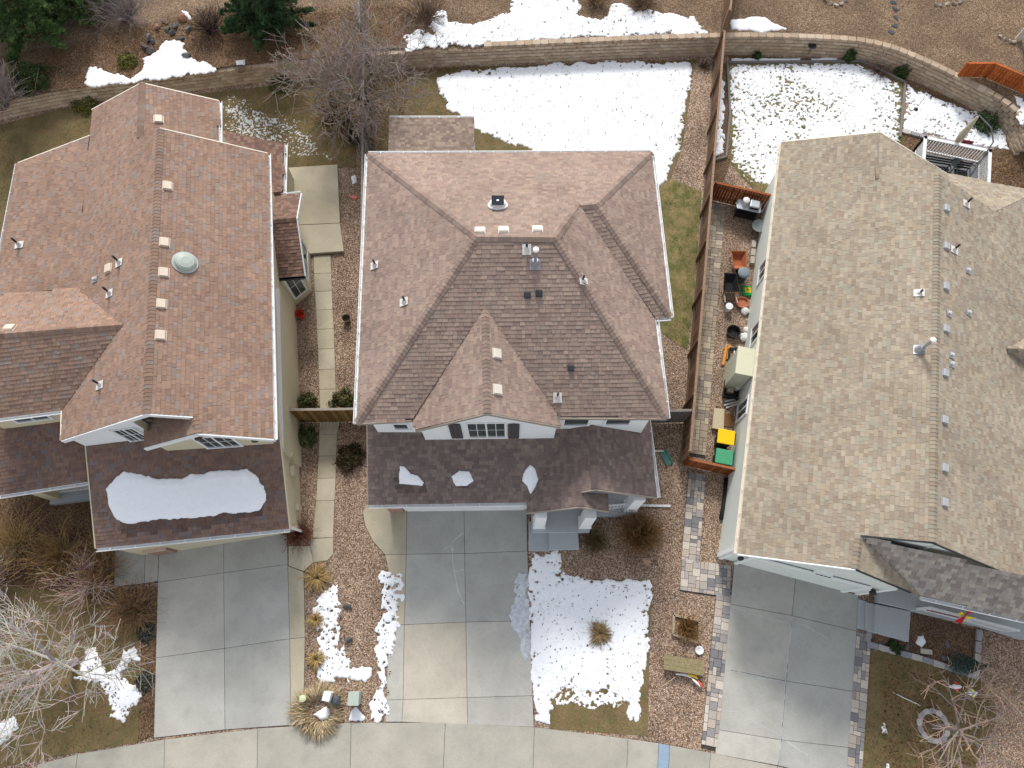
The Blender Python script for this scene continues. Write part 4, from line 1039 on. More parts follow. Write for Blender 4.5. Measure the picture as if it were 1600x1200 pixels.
def pavers(name, p0, p1, width_px, cols, side=1):
    """strip of mixed pavers from p0 to p1 (left edge pixels), width to the right given by a pixel at the start"""
    A, B, Wd = G2(*p0), G2(*p1), G2(*width_px)
    e = (B - A); L = np.linalg.norm(e); e /= L; n = np.array([-e[1], e[0]])
    w = (Wd - A) @ n
    if w < 0: n = -n; w = -w
    nc = max(2, int(round(w / .152))); nr = int(L / .152); cs = w / nc
    bedp = [tuple(A), tuple(A + n * w), tuple(B + n * w), tuple(B)]
    b = tag(MB().prism(bedp, -.03, .02, (.05, .045, .04)).build(name, CONC), kind='structure')
    occ = np.zeros((nr, nc), bool); ang = math.atan2(e[1], e[0]) - math.pi / 2
    flip = 1 if np.cross(np.append(e, 0), np.append(n, 0))[2] < 0 else -1
    tiles = []
    for r in range(nr):
        for c in range(nc):
            if occ[r, c]: continue
            for (tw, th) in random.sample([(2, 2), (2, 1), (1, 2), (1, 1), (2, 2), (2, 1), (2, 2)], 7):
                if c + tw <= nc and r + th <= nr and not occ[r:r + th, c:c + tw].any(): break
            else: tw = th = 1
            occ[r:r + th, c:c + tw] = True; tiles.append((r, c, tw, th))
    tiles.sort(key=lambda t: -t[2] * t[3])
    rest = MB()
    for i, (r, c, tw, th) in enumerate(tiles):
        ctr = A + e * ((r + th / 2) * .152) + n * ((c + tw / 2) * cs)
        M = Matrix.Translation((ctr[0], ctr[1], random.uniform(-.003, .002))) @ Matrix.Rotation(ang, 4, 'Z') @ Matrix.Diagonal((cs / .152, 1, 1, 1))
        me = paver_mesh(tw, th, random.choice(cols))
        if i < 300: piece('paver', me, b, M)
        else: rest.add([tuple(M @ v.co) for v in me.vertices], [tuple(q.vertices) for q in me.polygons], random.choice(cols))
    if rest.v: tag(rest.build('pavers', STONE, b), kind='stuff')
    return bedp
PAVED = [pavers('side_paver_walk', (1111, 318), (1077, 712), (1133, 322), PVT), pavers('front_paver_walk', (1076, 737), (1064, 876), (1103, 738), PVC_), pavers('front_paver_landing', (1065, 873), (1062, 924), (1142, 880), PVC_), pavers('left_paver_border', (1119, 925), (1095, 1168), (1143, 928), PVC_), pavers('right_paver_border', (1338, 987), (1321, 1215), (1361, 990), PVC_)]

def simple(name, mb, m, label, cat, group=None, bevel=0, smooth=False):
    return tag(mb.build(name, m, None, smooth, bevel=bevel), label, cat, group)

# border blocks of the right front bed
bb = thing('bed_border', 'grey concrete block border round the right front planting bed', 'border', (*G2(1440, 1030), 0))
BBC = pal([(178, 174, 172), (160, 158, 160), (190, 184, 180), (150, 150, 154)], .85)
bbm = [block_mesh('border_block_%d' % k, BBC[k], 40 + k, (.4, .2, .11), .006) for k in range(4)]
for P in ([(1353, 1010), (1440, 1034), (1526, 1062)], [(1526, 1060), (1530, 1020), (1533, 985)], [(1356, 1008), (1362, 985)]):
    at, L = path_at(np.array(GP(P))); n = max(1, int(L / .41))
    for i in range(n):
        p, t = at((i + .5) * L / n); piece('border_block', bbm[random.randrange(4)], bb, Matrix.Translation((p[0], p[1], 0)) @ Matrix.Rotation(math.atan2(t[1], t[0]), 4, 'Z'))
# right house porch, steps and railing
rs = thing('porch_steps', 'grey concrete porch and steps beside the right driveway', 'steps', (*G2(1390, 965), 0))
MB().prism(GP([(1369, 944), (1423, 955), (1420, 1003), (1367, 988)], .3), -.02, .3).build('step', PG, rs, bevel=.012)
MB().prism(GP([(1354, 941), (1370, 944), (1368, 990), (1353, 984)], .16), -.02, .16).build('step', PG, rs, bevel=.012)
MB().prism(GP([(1341, 936), (1355, 940), (1353, 985), (1339, 982)], .05), -.02, .06).build('step', PG, rs)
MB().prism(GP([(1372, 900), (1420, 900), (1600, 940), (1600, 1000), (1545, 982), (1424, 954), (1371, 942)], .3), -.02, .38).build('platform', PG, rs, bevel=.012)
A, B = G2(1454, 950, 1.3), G2(1590, 985, 1.3)
rt = thing('porch_rail', 'white picket railing on the right house porch', 'railing', (*A, .38))
MB().bar((*A, 1.3), (*B, 1.3), .09, .05).build('top_rail', WHITE, rt); MB().bar((*A, .5), (*B, .5), .06, .05).build('bottom_rail', WHITE, rt)
for k in range(24):
    p = lerp(A, B, (k + .5) / 24); MB().box((p[0], p[1], .9), (.035, .035, .75)).build('baluster', WHITE, rt)
for t in (0, .5, 1):
    p = lerp(A, B, t); MB().box((p[0], p[1], .87), (.1, .1, .98)).build('newel_post', WHITE, rt)
pn = G(1507, 959, 1.4)
pw_ = thing('pinwheel', 'red and yellow pinwheel ornament on the white porch railing', 'pinwheel', (pn[0], pn[1], .4))
MB().tube([(pn[0], pn[1], .4), (pn[0], pn[1], 1.35)], .012, 6).build('stick', WHITE, pw_)
for k in range(4):
    a = k * math.pi / 2 - .95; c, s_ = math.cos(a), math.sin(a)
    MB().add([(pn[0], pn[1] - .06, 1.4), (pn[0] + c * (.44 if k % 2 else .26), pn[1] - .08 + s_ * (.3 if k % 2 else .18), 1.4 + s_ * (.26 if k % 2 else .16)), (pn[0] + c * .26 - s_ * .24, pn[1] - .08 + (s_ * .26 + c * .24) * .75, 1.44 + (s_ * .26 + c * .24) * .65), (pn[0], pn[1] - .09, 1.45)], [(0, 1, 2), (0, 2, 3)], lin((200, 30, 40)) if k % 2 else lin((235, 210, 40))).build('vane', VC, pw_)
# rail banner
ra_, rb_ = A + np.array([.12, -.06]), lerp(A, B, .36) + np.array([0, -.06])
simple('rail_banner', MB().add([(*ra_, .75), (*rb_, 1.05), (*rb_, 1.14), (*ra_, .86), (*(ra_ + [0, .02]), .75), (*(rb_ + [0, .02]), 1.05), (*(rb_ + [0, .02]), 1.14), (*(ra_ + [0, .02]), .86)], [(0, 1, 2, 3), (7, 6, 5, 4), (0, 4, 5, 1), (3, 2, 6, 7), (1, 5, 6, 2), (0, 3, 7, 4)], lin((110, 34, 46))), VC, 'dark red strip hung along the right porch railing', 'banner')

# ---------- utility boxes in the bed between driveways
def at3(u, v, z=0): return tuple(G(u, v, z))
p = G2(557, 1090); ub = thing('utility_box', 'pale grey-green utility box between the two driveways', 'utility box', (*p, 0))
UBM = mat('utility_green', lin((168, 178, 168)), .6, 5, .06)
MB().box((p[0], p[1], .25), (.36, .44, .5)).build('cabinet', UBM, ub, bevel=.012); MB().box((p[0], p[1], .53), (.4, .48, .06)).build('lid', UBM, ub, bevel=.012)
p = G2(518, 1086); ub = thing('utility_pedestal', 'white utility pedestal among dry grass between the driveways', 'utility box', (*p, 0))
MB().box((p[0], p[1], .36), (.26, .3, .72), rz=-.2).build('cabinet', WHITE, ub, bevel=.015); MB().box((p[0], p[1], .75), (.28, .33, .06), rz=-.2).build('lid', WHITE, ub, bevel=.015)
p = G2(528, 1093); ub = thing('dark_pedestal', 'dark grey rounded utility pedestal beside the white one', 'utility box', (*p, 0))
MB().lathe([(.13, 0), (.15, .3), (.17, .34), (.16, .44), (.08, .5)], (p[0], p[1], 0), 14).build('cabinet', mat('slate_plastic', lin((74, 80, 86)), .5, 6, .1), ub); MB().box((p[0] + .1, p[1] + .08, .2), (.1, .12, .4)).build('hinge_box', MATS['slate_plastic'], ub)
p = G2(478, 1090); ub = thing('valve_post', 'round pale yellow-green utility post in dry grass ring', 'utility box', (*p, 0))
MB().tube([(p[0], p[1], 0), (p[0], p[1], .42)], .1, 14).build('post', mat('pale_green_plastic', lin((196, 204, 160)), .5, 5, .08), ub); MB().lathe([(.125, 0), (.125, .05), (.05, .08)], (p[0], p[1], .42), 14).build('cap', MATS['pale_green_plastic'], ub)

# ---------- bins
def bin_(u, v, lidc, bodyc, name, label, rz, sc=1.0):
    p = G2(u, v); t = thing(name, label, 'bin', (*p, 0)); R_ = Matrix.Rotation(rz, 3, 'Z')
    def loc(x, y, z): q = R_ @ Vector((x, y, 0)); return (p[0] + q[0], p[1] + q[1], z)
    m = MB(); m.box((p[0], p[1], .52), (.52, .58, .92), rz=rz, col=bodyc); o = m.build('body', VC, t, bevel=.03)
    for vv in o.data.vertices:
        if vv.co.z < .3: vv.co.x *= .82; vv.co.y *= .82
    MB().box(loc(0, 0, 1.01), (.62, .7, .07), rz=rz, col=lidc).build('lid', VC, t, bevel=.03)
    MB().bar(loc(-.25, .38, .96), loc(.25, .38, .96), .04, .04, bodyc).build('handle', VC, t)
    for s in (-1, 1): MB().tube([loc(s * .24, .24, .12), loc(s * .3, .24, .12)], .12, 12, (.015, .015, .015)).build('wheel', VC, t)
bin_(1124, 693, lin((240, 190, 20)), lin((34, 52, 40)), 'wheeled_bin', 'wheeled bin with bright yellow lid behind the red gate', -1.77)
bin_(1121, 723, lin((72, 150, 110)), lin((26, 60, 46)), 'wheeled_bin', 'wheeled bin with green lid next to the yellow-lidded bin', -1.77)
# ---------- clutter along the right house
# grill
p = np.array(G2(1162, 338)); t = thing('grill', 'silver cart grill beside the back gate of the right house', 'grill', (*p, 0)); rz = -.25
def L3(p, rz, x, y, z): c, s = math.cos(rz), math.sin(rz); return (p[0] + x * c - y * s, p[1] + x * s + y * c, z)
SIL = mat('silver_paint', lin((176, 180, 186)), .4, 8, .08, metal=.3)
MB().box(L3(p, rz, 0, 0, .84), (1.1, .52, .06), rz=rz).build('table', SIL, t, bevel=.02)
MB().box(L3(p, rz, .2, .02, .98), (.5, .46, .22), rz=rz, taper=.85).build('firebox', SIL, t, bevel=.03)
MB().box(L3(p, rz, .2, -.2, .98), (.4, .02, .1), rz=rz).build('control_panel', BLACK, t)
MB().lathe([(.14, 0), (.16, .2), (.15, .26), (.05, .3)], L3(p, rz, -.22, .1, .87), 16).build('pot', mat('pale_grey_paint', lin((222, 218, 214)), .5), t)
for x in (-.45, .45):
    for y in (-.2, .2): MB().tube([L3(p, rz, x, y, 0), L3(p, rz, x, y, .82)], .022, 6).build('leg', DARK, t)
MB().box(L3(p, rz, 0, 0, .3), (.95, .42, .3), rz=rz).build('shelf', BLACK, t)
MB().tube([L3(p, rz, -.55, -.18, .85), L3(p, rz, -.62, 0, .87), L3(p, rz, -.55, .18, .85)], .02, 6).build('handle', SIL, t)
# round glass table
p = G2(1181, 362); t = thing('round_table', 'small round glass side table next to the grill', 'table', (*p, 0))
MB().lathe([(.34, 0), (.35, .012), (.34, .024)], (p[0], p[1], .5), 24).build('tabletop', mat('smoked_glass', (.16, .18, .18), .1, 3, .2, spec=.6), t)
for k in range(4): a = k * math.pi / 2 + .5; MB().tube([(p[0] + .28 * math.cos(a), p[1] + .28 * math.sin(a), 0), (p[0] + .2 * math.cos(a), p[1] + .2 * math.sin(a), .5)], .014, 6).build('leg', DARK, t)
def wheelbarrow(u, v, col, name, label, rz, upside=False):
    p = np.array(G2(u, v)); t = thing(name, label, 'wheelbarrow', (*p, 0))
    Lc = lambda x, y, z: L3(p, rz, x, y, z)
    ring = lambda x0, x1, w, z: [Lc(x0, -w, z), Lc(x1, -w * .8, z), Lc(x1, w * .8, z), Lc(x0, w, z)]
    b, tp, ti, bi = ring(-.28, .22, .2, .3), ring(-.42, .5, .36, .62), ring(-.39, .46, .33, .62), ring(-.26, .2, .18, .34)
    m = MB(); f = [(0, 3, 2, 1)]
    for a0, a1 in ((0, 4), (4, 8), (8, 12)):
        for k in range(4): f.append((a0 + k, a0 + (k + 1) % 4, a1 + (k + 1) % 4, a1 + k))
    f.append((12, 13, 14, 15)); m.add(b + tp + ti + bi, f, col); m.build('tray', VC, t)
    for s in (-1, 1):
        MB().tube([Lc(.5, s * .08, .2), Lc(-.1, s * .2, .3), Lc(-.95, s * .28, .56)], .02, 6, lin((190, 170, 150))).build('handle', VC, t)
        MB().tube([Lc(-.25, s * .22, .34), Lc(-.4, s * .24, 0.0)], .016, 6, (.05, .05, .05)).build('leg', VC, t)
    MB().tube([Lc(.52, -.05, .19), Lc(.52, .05, .19)], .19, 16, (.015, .015, .015)).build('wheel', VC, t)
wheelbarrow(1149, 415, lin((158, 92, 58)), 'copper_wheelbarrow', 'copper-brown wheelbarrow on gravel beside the paver walk', -1.6)
wheelbarrow(1136, 452, lin((26, 27, 29)), 'black_wheelbarrow', 'black wheelbarrow on gravel below the copper-brown one', 1.5)
p = G2(1156, 437); t = thing('round_bin', 'dark grey round trash can near the copper wheelbarrow', 'trash can', (*p, 0))
MB().lathe([(.2, 0), (.25, .62), (.27, .64)], (p[0], p[1], 0), 20).build('body', mat('charcoal_plastic', lin((62, 68, 78)), .5, 6, .1), t); MB().lathe([(.28, 0), (.28, .04), (.2, .09), (.06, .1)], (p[0], p[1], .64), 20).build('lid', mat('grey_plastic', lin((120, 128, 136)), .5, 6, .1), t)
p = G2(1166, 456); t = thing('soil_bag', 'green bag with yellow print lying by the right house wall', 'bag', (*p, 0))
m = MB().box((p[0], p[1], .07), (.42, .52, .13), col=lin((40, 150, 70))).build('sack', VC, t, bevel=.05)
MB().box((p[0] + .03, p[1] + .02, .139), (.26, .26, .01), col=lin((226, 200, 40))).build('print', VC, t)
MB().box((p[0] + .04, p[1] + .05, .146), (.12, .12, .008), rz=.6, col=lin((214, 120, 40))).build('emblem', VC, t)
p = G2(1158, 475); simple('clay_pot', MB().lathe([(.16, 0), (.26, .12), (.28, .2), (.25, .2), (.2, .1)], (p[0], p[1], 0), 16, lin((170, 108, 78)), sx=1.1), VC, 'low terracotta bowl on gravel near white bucket', 'pot')
def bucket(u, v, label, z=0):
    p = G2(u, v, z); t = thing('bucket', label, 'bucket', (p[0], p[1], z))
    MB().lathe([(.13, 0), (.15, .34), (.16, .35)], (p[0], p[1], z), 16).build('pail', WHITE, t); MB().lathe([(.165, 0), (.165, .03), (.03, .035)], (p[0], p[1], z + .35), 16).build('lid', WHITE, t)
bucket(1136, 484, 'white bucket with lid standing alone beside the paver walk')
# black tub with board and bucket
p = np.array(G2(1143, 612)); t = thing('storage_tub', 'black open storage tub by the right house wall', 'tub', (*p, 0)); rz = -.2
m = MB(); o = [L3(p, rz, x, y, z) for z, k in ((0, .9), (.3, 1), (.3, .92), (.06, .84)) for x, y in ((-.42 * k, -.38 * k), (.42 * k, -.38 * k), (.42 * k, .38 * k), (-.42 * k, .38 * k))]
f = [(0, 3, 2, 1)] + [(a + k, a + (k + 1) % 4, a + 4 + (k + 1) % 4, a + 4 + k) for a in (0, 4, 8) for k in range(4)] + [(12, 13, 14, 15)]
m.add(o, f).build('tub', BLACK, t)
simple('tan_board', MB().box(L3(p, rz, -.12, .1, .19), (.26, .5, .24), rz=rz, col=lin((178, 164, 140))), VC, 'tan block standing inside the black storage tub', 'block')
bucket(1150, 607, 'white bucket standing inside the black storage tub', .07)
for k, (u0, v0, u1, v1) in enumerate(((1132, 628, 1156, 622), (1131, 634, 1155, 627), (1134, 638, 1157, 630))):
    simple('plastic_pipe', MB().tube([(*G2(u0, v0), .05), (*G2(u1, v1), .06)], .035, 8), WHITE, ['topmost of three white pipes lying by the black tub', 'middle of three white pipes lying by the black tub', 'lowest of three white pipes lying by the black tub'][k], 'pipe', 'white pipes by the tub')
p = GP([(1114, 640), (1130, 641), (1129, 674), (1111, 671)])
simple('cardboard_sheet', MB().prism(p, .055, .2, lin((190, 176, 148))), VC, 'tan flat box lying between paver walk and right house', 'box', bevel=.01)
p = GP([(1131, 646), (1146, 648), (1144, 668), (1130, 666)])
simple('brown_mat', MB().prism(p, 0, .04, lin((120, 84, 52))), VC, 'brown mat on the ground beside the tan flat box', 'mat')
for k, (u0, v0, u1, v1) in enumerate(((1129, 571, 1134, 543), (1136, 562, 1139, 540))):
    simple('orange_board', MB().bar((*G2(u0, v0), .05), (*G2(u1, v1), .07), .1, .08, lin((208, 140, 60))), VC, ['longer orange-yellow board lying on gravel near the fireplace bump', 'shorter orange-yellow board lying beside the black frame'][k], 'board')
p = np.array(G2(1145, 556)); t = thing('window_screen', 'black open frame lying on gravel beside orange boards', 'screen', (*p, 0))
for a, b in (((-.25, -.3), (.2, -.3)), ((.2, -.3), (.3, .3)), ((.3, .3), (-.15, .3)), ((-.15, .3), (-.25, -.3))): MB().bar((p[0] + a[0], p[1] + a[1], .06), (p[0] + b[0], p[1] + b[1], .06), .1, .12).build('frame_side', BLACK, t)
MB().bar((p[0], p[1] - .28, .05), (p[0] + .08, p[1] + .28, .05), .05, .06).build('crossbar', WHITE, t)
p = G2(1144, 521); simple('black_planter', MB().lathe([(.25, 0), (.32, .25), (.28, .25), (.24, .06)], (p[0], p[1], 0), 14, (.02, .02, .02)), VC, 'black planter tray half full of gravel beside house wall', 'planter')
for k, (u, v, s) in enumerate(((1163, 487, .2), (1166, 517, .18), (1162, 528, .22))):
    p = G2(u, v); bm = bmesh.new(); bmesh.ops.create_icosphere(bm, subdivisions=2, radius=s)
    for vv in bm.verts: vv.co *= 1 + .5 * (fbm(np.array([vv.co.x * 9]), np.array([vv.co.y * 9 + vv.co.z * 7]), 1, 3, k)[0] - .5); vv.co.z = max(vv.co.z * .8, -s * .3) + s * .3
    me = bpy.data.meshes.new('plastic_sack'); bm.to_mesh(me); bm.free(); me.materials.append(mat('white_sack', lin((214, 214, 212)), .5, 12, .15))
    o = link('plastic_sack', me, None, np.array([p[0], p[1], 0.])); tag(o, ['uppermost crumpled white sack by right house wall', 'middle crumpled white sack by right house wall', 'lowest crumpled white sack by right house wall'][k], 'sack', 'white sacks by the wall')
for k, (u, v) in enumerate(((1176, 384), (1175, 397), (1174, 409))):
    p = G2(u, v); simple('cinder_block', MB().box((p[0], p[1], .1), (.2, .36, .2), rz=-.2, col=lin((168, 160, 148))), VC, ['northernmost of three concrete blocks along the right house wall', 'middle of three concrete blocks along the right house wall', 'nearest of three concrete blocks along the right house wall'][k], 'block', 'concrete blocks by the wall', bevel=.01)
simple('black_hose', MB().tube([(*G2(1134, 748), .06), (*G2(1132, 775), .08), (*G2(1128, 800), .07), (*G2(1126, 812), .05)], .09, 8), BLACK, 'black drain hose along the base of the right house wall', 'hose', smooth=True)
p = np.array(G2(1041, 716)); t = thing('splash_block', 'teal plastic splash block on gravel right of the middle house', 'splash block', (*p, 0)); rz = .42
for s in (-1, 1): MB().box(L3(p, rz, s * .13, 0, .06), (.04, .6, .12), rz=rz).build('side_wall', mat('teal_plastic', lin((92, 140, 128)), .5, 6, .1), t)
MB().box(L3(p, rz, 0, 0, .02), (.24, .6, .04), rz=rz).build('tray', MATS['teal_plastic'], t); MB().box(L3(p, rz, 0, .3, .06), (.3, .04, .12), rz=rz).build('end_wall', MATS['teal_plastic'], t)
MB().bar((*L3(p, rz, 0, .3, 0)[:2], .14), (p[0] - .65, p[1] + .28, .14), .06, .05).build('spout', CREAM, t)
# red pot by the bay
p = G2(471, 494); t = thing('red_bucket', 'red bucket on gravel below the left house bay window', 'bucket', (*p, 0))
m = MB().lathe([(.15, 0), (.2, .3), (.22, .32), (.2, .32), (.15, .04)], (p[0], p[1], 0), 18, lin((206, 62, 40))); m.build('pail', VC, t)
MB().tube([(p[0] - .2, p[1], .3), (p[0], p[1] + .18, .34), (p[0] + .2, p[1], .3)], .012, 6, (.1, .1, .1)).build('handle', VC, t)
p = G2(543, 501); simple('garden_pot', MB().lathe([(.14, 0), (.18, .28), (.2, .3), (.17, .3), (.14, .1)], (p[0], p[1], 0), 14, lin((96, 82, 66))), VC, 'small dark pot on gravel between garden walk and middle house', 'pot')
simple('pink_rag', MB().prism(GP([(546, 308), (552, 305), (560, 309), (553, 313)]), .02, .05, lin((206, 120, 112))), VC, 'small pink rag on gravel by the patio slab', 'rag')
# framed planter
q = [G2(1052, 961), G2(1092, 970), G2(1091, 1004), G2(1051, 991)]; c = np.mean(q, 0)
t = thing('planter_frame', 'square wooden planter frame in gravel beside the front lawn', 'planter', (*c, 0))
for k in range(4): MB().bar((*q[k], .07), (*q[(k + 1) % 4], .07), .09, .14, lin((168, 150, 126))).build('side_board', WOOD, t)
# folded tarp / board with kite
p = GP([(1036, 1022), (1098, 1033), (1096, 1056), (1035, 1046)], .1)
t = thing('wooden_bench', 'low olive-brown bench board lying in gravel by the right driveway', 'bench', (*np.mean(p, 0), 0))
for k in range(3):
    a0, a1 = np.array(p[0]) * (1 - k / 3) + np.array(p[3]) * k / 3, np.array(p[1]) * (1 - k / 3) + np.array(p[2]) * k / 3; b0, b1 = np.array(p[0]) * (1 - (k + .94) / 3) + np.array(p[3]) * (k + .94) / 3, np.array(p[1]) * (1 - (k + .94) / 3) + np.array(p[2]) * (k + .94) / 3
    MB().prism([tuple(a0), tuple(a1), tuple(b1), tuple(b0)], .3, .345, lin((134, 124, 92))).build('seat_board', WOOD, t)
for s in (.12, .88):
    q0 = np.array(p[0]) * (1 - s) + np.array(p[1]) * s; q1 = np.array(p[3]) * (1 - s) + np.array(p[2]) * s; MB().bar((*(q0 * .95 + q1 * .05), .15), (*(q1 * .95 + q0 * .05), .15), .08, .3, lin((110, 98, 74))).build('leg', WOOD, t)
t = thing('wind_ornament', 'yellow, white and orange wind ornament leaning on the low bench', 'ornament', (*G2(1075, 1058), 0))
for (pts, c) in (([(1056, 1053), (1070, 1054), (1082, 1060)], (210, 206, 200)), ([(1074, 1054), (1086, 1057), (1090, 1061)], (232, 200, 40)), ([(1082, 1061), (1090, 1068), (1094, 1073)], (226, 226, 230)), ([(1090, 1064), (1096, 1070), (1097, 1075)], (210, 90, 50))):
    MB().tube([(*G2(*a, .2), .2) for a in pts], [.035, .05, .015], 6, lin(c)).build('vane', VC, t)
MB().tube([(*G2(1032, 1074), .02), (*G2(1055, 1058, .2), .2)], .012, 5, lin((190, 170, 140))).build('stick', VC, t)
simple('white_dish', MB().lathe([(.14, .05), (.16, .1), (.12, .1), (.05, .06)], (*G2(1092, 1016), 0), 16, (.75, .76, .78)), VC, 'small white dish on gravel below the square planter frame', 'dish')

# ---------- deck, umbrella and furniture behind the right house
DK = [G2(1446, 215, 1.38), G2(1547, 236, 1.38)]
e_ = (DK[1] - DK[0]); Ld = np.linalg.norm(e_); e_ /= Ld; n_ = np.array([e_[1], -e_[0]])
dk = thing('deck', 'small grey deck with white baluster railing behind the right house', 'deck', (*(DK[0] + e_ * Ld / 2), 0))
for k in range(22):
    s = (k + .5) * 3.1 / 22; a, b = DK[0] + n_ * s, DK[1] + n_ * s
    MB().bar((*a, .42), (*b, .42), .135, .035, lin((128, 128, 130))).build('deck_board', VC, dk)
for k, (a, b) in enumerate(((DK[0], DK[1]), (DK[1], DK[1] + n_ * 3.1), (DK[0], DK[0] + n_ * 1.6))):
    r_ = MB().bar((*a, 1.38), (*b, 1.38), .14, .05).build('railing', WHITE, dk); MB().bar((*a, .56), (*b, .56), .06, .06).build('bottom_rail', WHITE, r_)
    L = np.linalg.norm(np.array(b) - np.array(a)); n = int(L / .13)
    for i in range(n):
        p = lerp(a, b, (i + .5) / n); MB().box((p[0], p[1], .97), (.04, .04, .8), rz=math.atan2(e_[1], e_[0])).build('baluster', WHITE, r_)
    for p in (a, b): MB().box((p[0], p[1], .72), (.12, .12, 1.44)).build('newel_post', WHITE, r_)
p = DK[0] + e_ * .75 + n_ * 1.25
def patio_seat(p, w, rz, name, label):
    t = thing(name, label, 'chair' if w < 1 else 'bench', (p[0], p[1], .44)); Lc = lambda x, y, z: L3(p, rz, x, y, z)
    for k in range(4): MB().box(Lc(0, -.2 + k * .13, .86), (w, .1, .025), rz=rz).build('seat_slat', BLACK, t)
    for x in (-w / 2, w / 2):
        MB().tube([Lc(x, -.25, .44), Lc(x, -.24, 1.06), Lc(x, .28, 1.06), Lc(x, .32, .44)], .022, 6).build('arm_frame', DARK, t)
    for k in range(3): MB().box(Lc(0, .27 + k * .02, 1.02 + k * .14), (w, .02, .09), rz=rz).build('back_slat', BLACK, t)
    return t
patio_seat(p, 1.35, -.2, 'patio_bench', 'black metal patio bench with slats on the deck')
patio_seat(DK[0] + e_ * 2.0 + n_ * 1.2, .6, -.2, 'patio_chair', 'black metal patio chair right of the bench on the deck')
patio_seat(DK[0] + e_ * 2.75 + n_ * 2.2, .55, -1.7, 'patio_chair', 'black metal patio chair against the east deck railing')
p = DK[0] + e_ * 1.75 + n_ * .75
t = thing('patio_table', 'round black metal table near the deck railing', 'table', (*p, .44)); MB().lathe([(.3, 0), (.3, .03)], (*p, 1.0), 18).build('tabletop', DARK, t)
for k in range(3): a = k * 2.09; MB().tube([(p[0] + .25 * math.cos(a), p[1] + .25 * math.sin(a), .44), (p[0], p[1], 1.0)], .016, 6).build('leg', DARK, t)
p = DK[0] + e_ * 2.35 + n_ * 1.55
t = thing('cantilever_umbrella', 'closed beige cantilever umbrella with curved grey arm on the deck', 'umbrella', (*p, .44))
q1 = G(1552, 222, 2.2); q2 = G(1530, 180, 3.3)
MB().lathe([(.36, 0), (.36, .06), (.1, .1)], (*p, .44), 16).build('base', DARK, t)
MB().tube([(*p, .46), tuple(lerp((*p, .46), q1, .55)), tuple(q1), tuple(G(1549, 200, 2.8)), tuple(q2)], [.04, .04, .035, .03, .028], 8).build('mast', mat('grey_metal', lin((110, 114, 118)), .45, 8, .1), t)
q3 = G(1496, 220, 1.5)
MB().tube([tuple(q2 + [-.05, -.05, -.05]), tuple(lerp(q2, q3, .3)), tuple(lerp(q2, q3, .75)), tuple(q3)], [.05, .1, .17, .12], 10).build('canopy', mat('beige_canvas', lin((176, 166, 144)), .85, 18, .12), t, smooth=True)
simple('red_sign', MB().box(tuple(G(1512, 222, .7)), (.5, .04, .2), rz=-.2, col=lin((120, 50, 56))), VC, 'small dark red panel outside the deck railing', 'panel')
# lawn edging of the right back yard
for k, (P, l) in enumerate((([(1138, 99), (1240, 98), (1345, 97), (1413, 130), (1405, 215)], 'dark edging strip round the top and right of right back lawn'), ([(1136, 101), (1140, 180), (1134, 246), (1113, 252)], 'dark edging strip left of the right back lawn'))):
    o = MB(); Q_ = GP(P)
    for a, b in zip(Q_, Q_[1:]): o.bar((*a, .05), (*b, .05), .1, .14, lin((118, 112, 108)))
    simple('lawn_edging', o, VC, l, 'edging')
t = thing('block_curb', 'grey concrete block curb in front of the deck', 'curb', (*G2(1480, 220), 0))
at, L = path_at(np.array(GP([(1408, 208), (1442, 217), (1545, 238)]))); n = int(L / .41)
for i in range(n):
    p, tt = at((i + .5) * L / n); piece('curb_block', bbm[random.randrange(4)], t, Matrix.Translation((p[0], p[1], 0)) @ Matrix.Rotation(math.atan2(tt[1], tt[0]), 4, 'Z'))
p = G2(1261, 74, .5); q = G2(1261, 88)
t = thing('solar_lamp', 'black bowl on a thin stake in front of the retaining wall', 'lamp', (*q, 0))
MB().tube([(*q, 0), (*q, .6)], .012, 6).build('stake', DARK, t); MB().lathe([(.05, 0), (.2, .06), (.22, .1), (.17, .1), (.04, .05)], (*q, .6), 16).build('bowl', BLACK, t)
t = thing('garden_stake', 'thin dark bird stake standing in snow behind the deck', 'stake', (*G2(1430, 172), 0)); p = G2(1430, 172)
MB().tube([(*p, 0), (*p, .9)], .012, 5).build('rod', DARK, t); MB().lathe([(.02, 0), (.12, .05), (.02, .1)], (*p, 0.02), 10).build('foot', DARK, t)
simple('white_rod', MB().tube([(*G2(1395, 1082), .03), (*G2(1415, 1092), .05), (*G2(1437, 1102), .03)], .018, 6), WHITE, 'white rod lying on the right front lawn', 'rod')
for k, (u, v, c) in enumerate(((1483, 1072, (200, 60, 60)), (1508, 1082, (230, 215, 120)))):
    p = G2(u, v); t = thing('lawn_ornament', ['white and red bird ornament on the right front lawn', 'white and yellow bird ornament on the right front lawn'][k], 'ornament', (*p, 0))
    MB().tube([(*p, 0), (*p, .35)], .012, 5, (.4, .4, .4)).build('stake', VC, t)
    MB().tube([(p[0] - .22, p[1], .36), (p[0] - .05, p[1], .42), (p[0] + .15, p[1], .4), (p[0] + .26, p[1], .36)], [.02, .09, .07, .01], 8, (.7, .7, .7)).build('body', VC, t)
    MB().add([(p[0] - .02, p[1] - .2, .44), (p[0] + .2, p[1], .42), (p[0] - .02, p[1] + .2, .44), (p[0] + .02, p[1], .47)], [(0, 1, 3), (3, 1, 2), (0, 3, 2)], lin(c)).build('wing', VC, t)
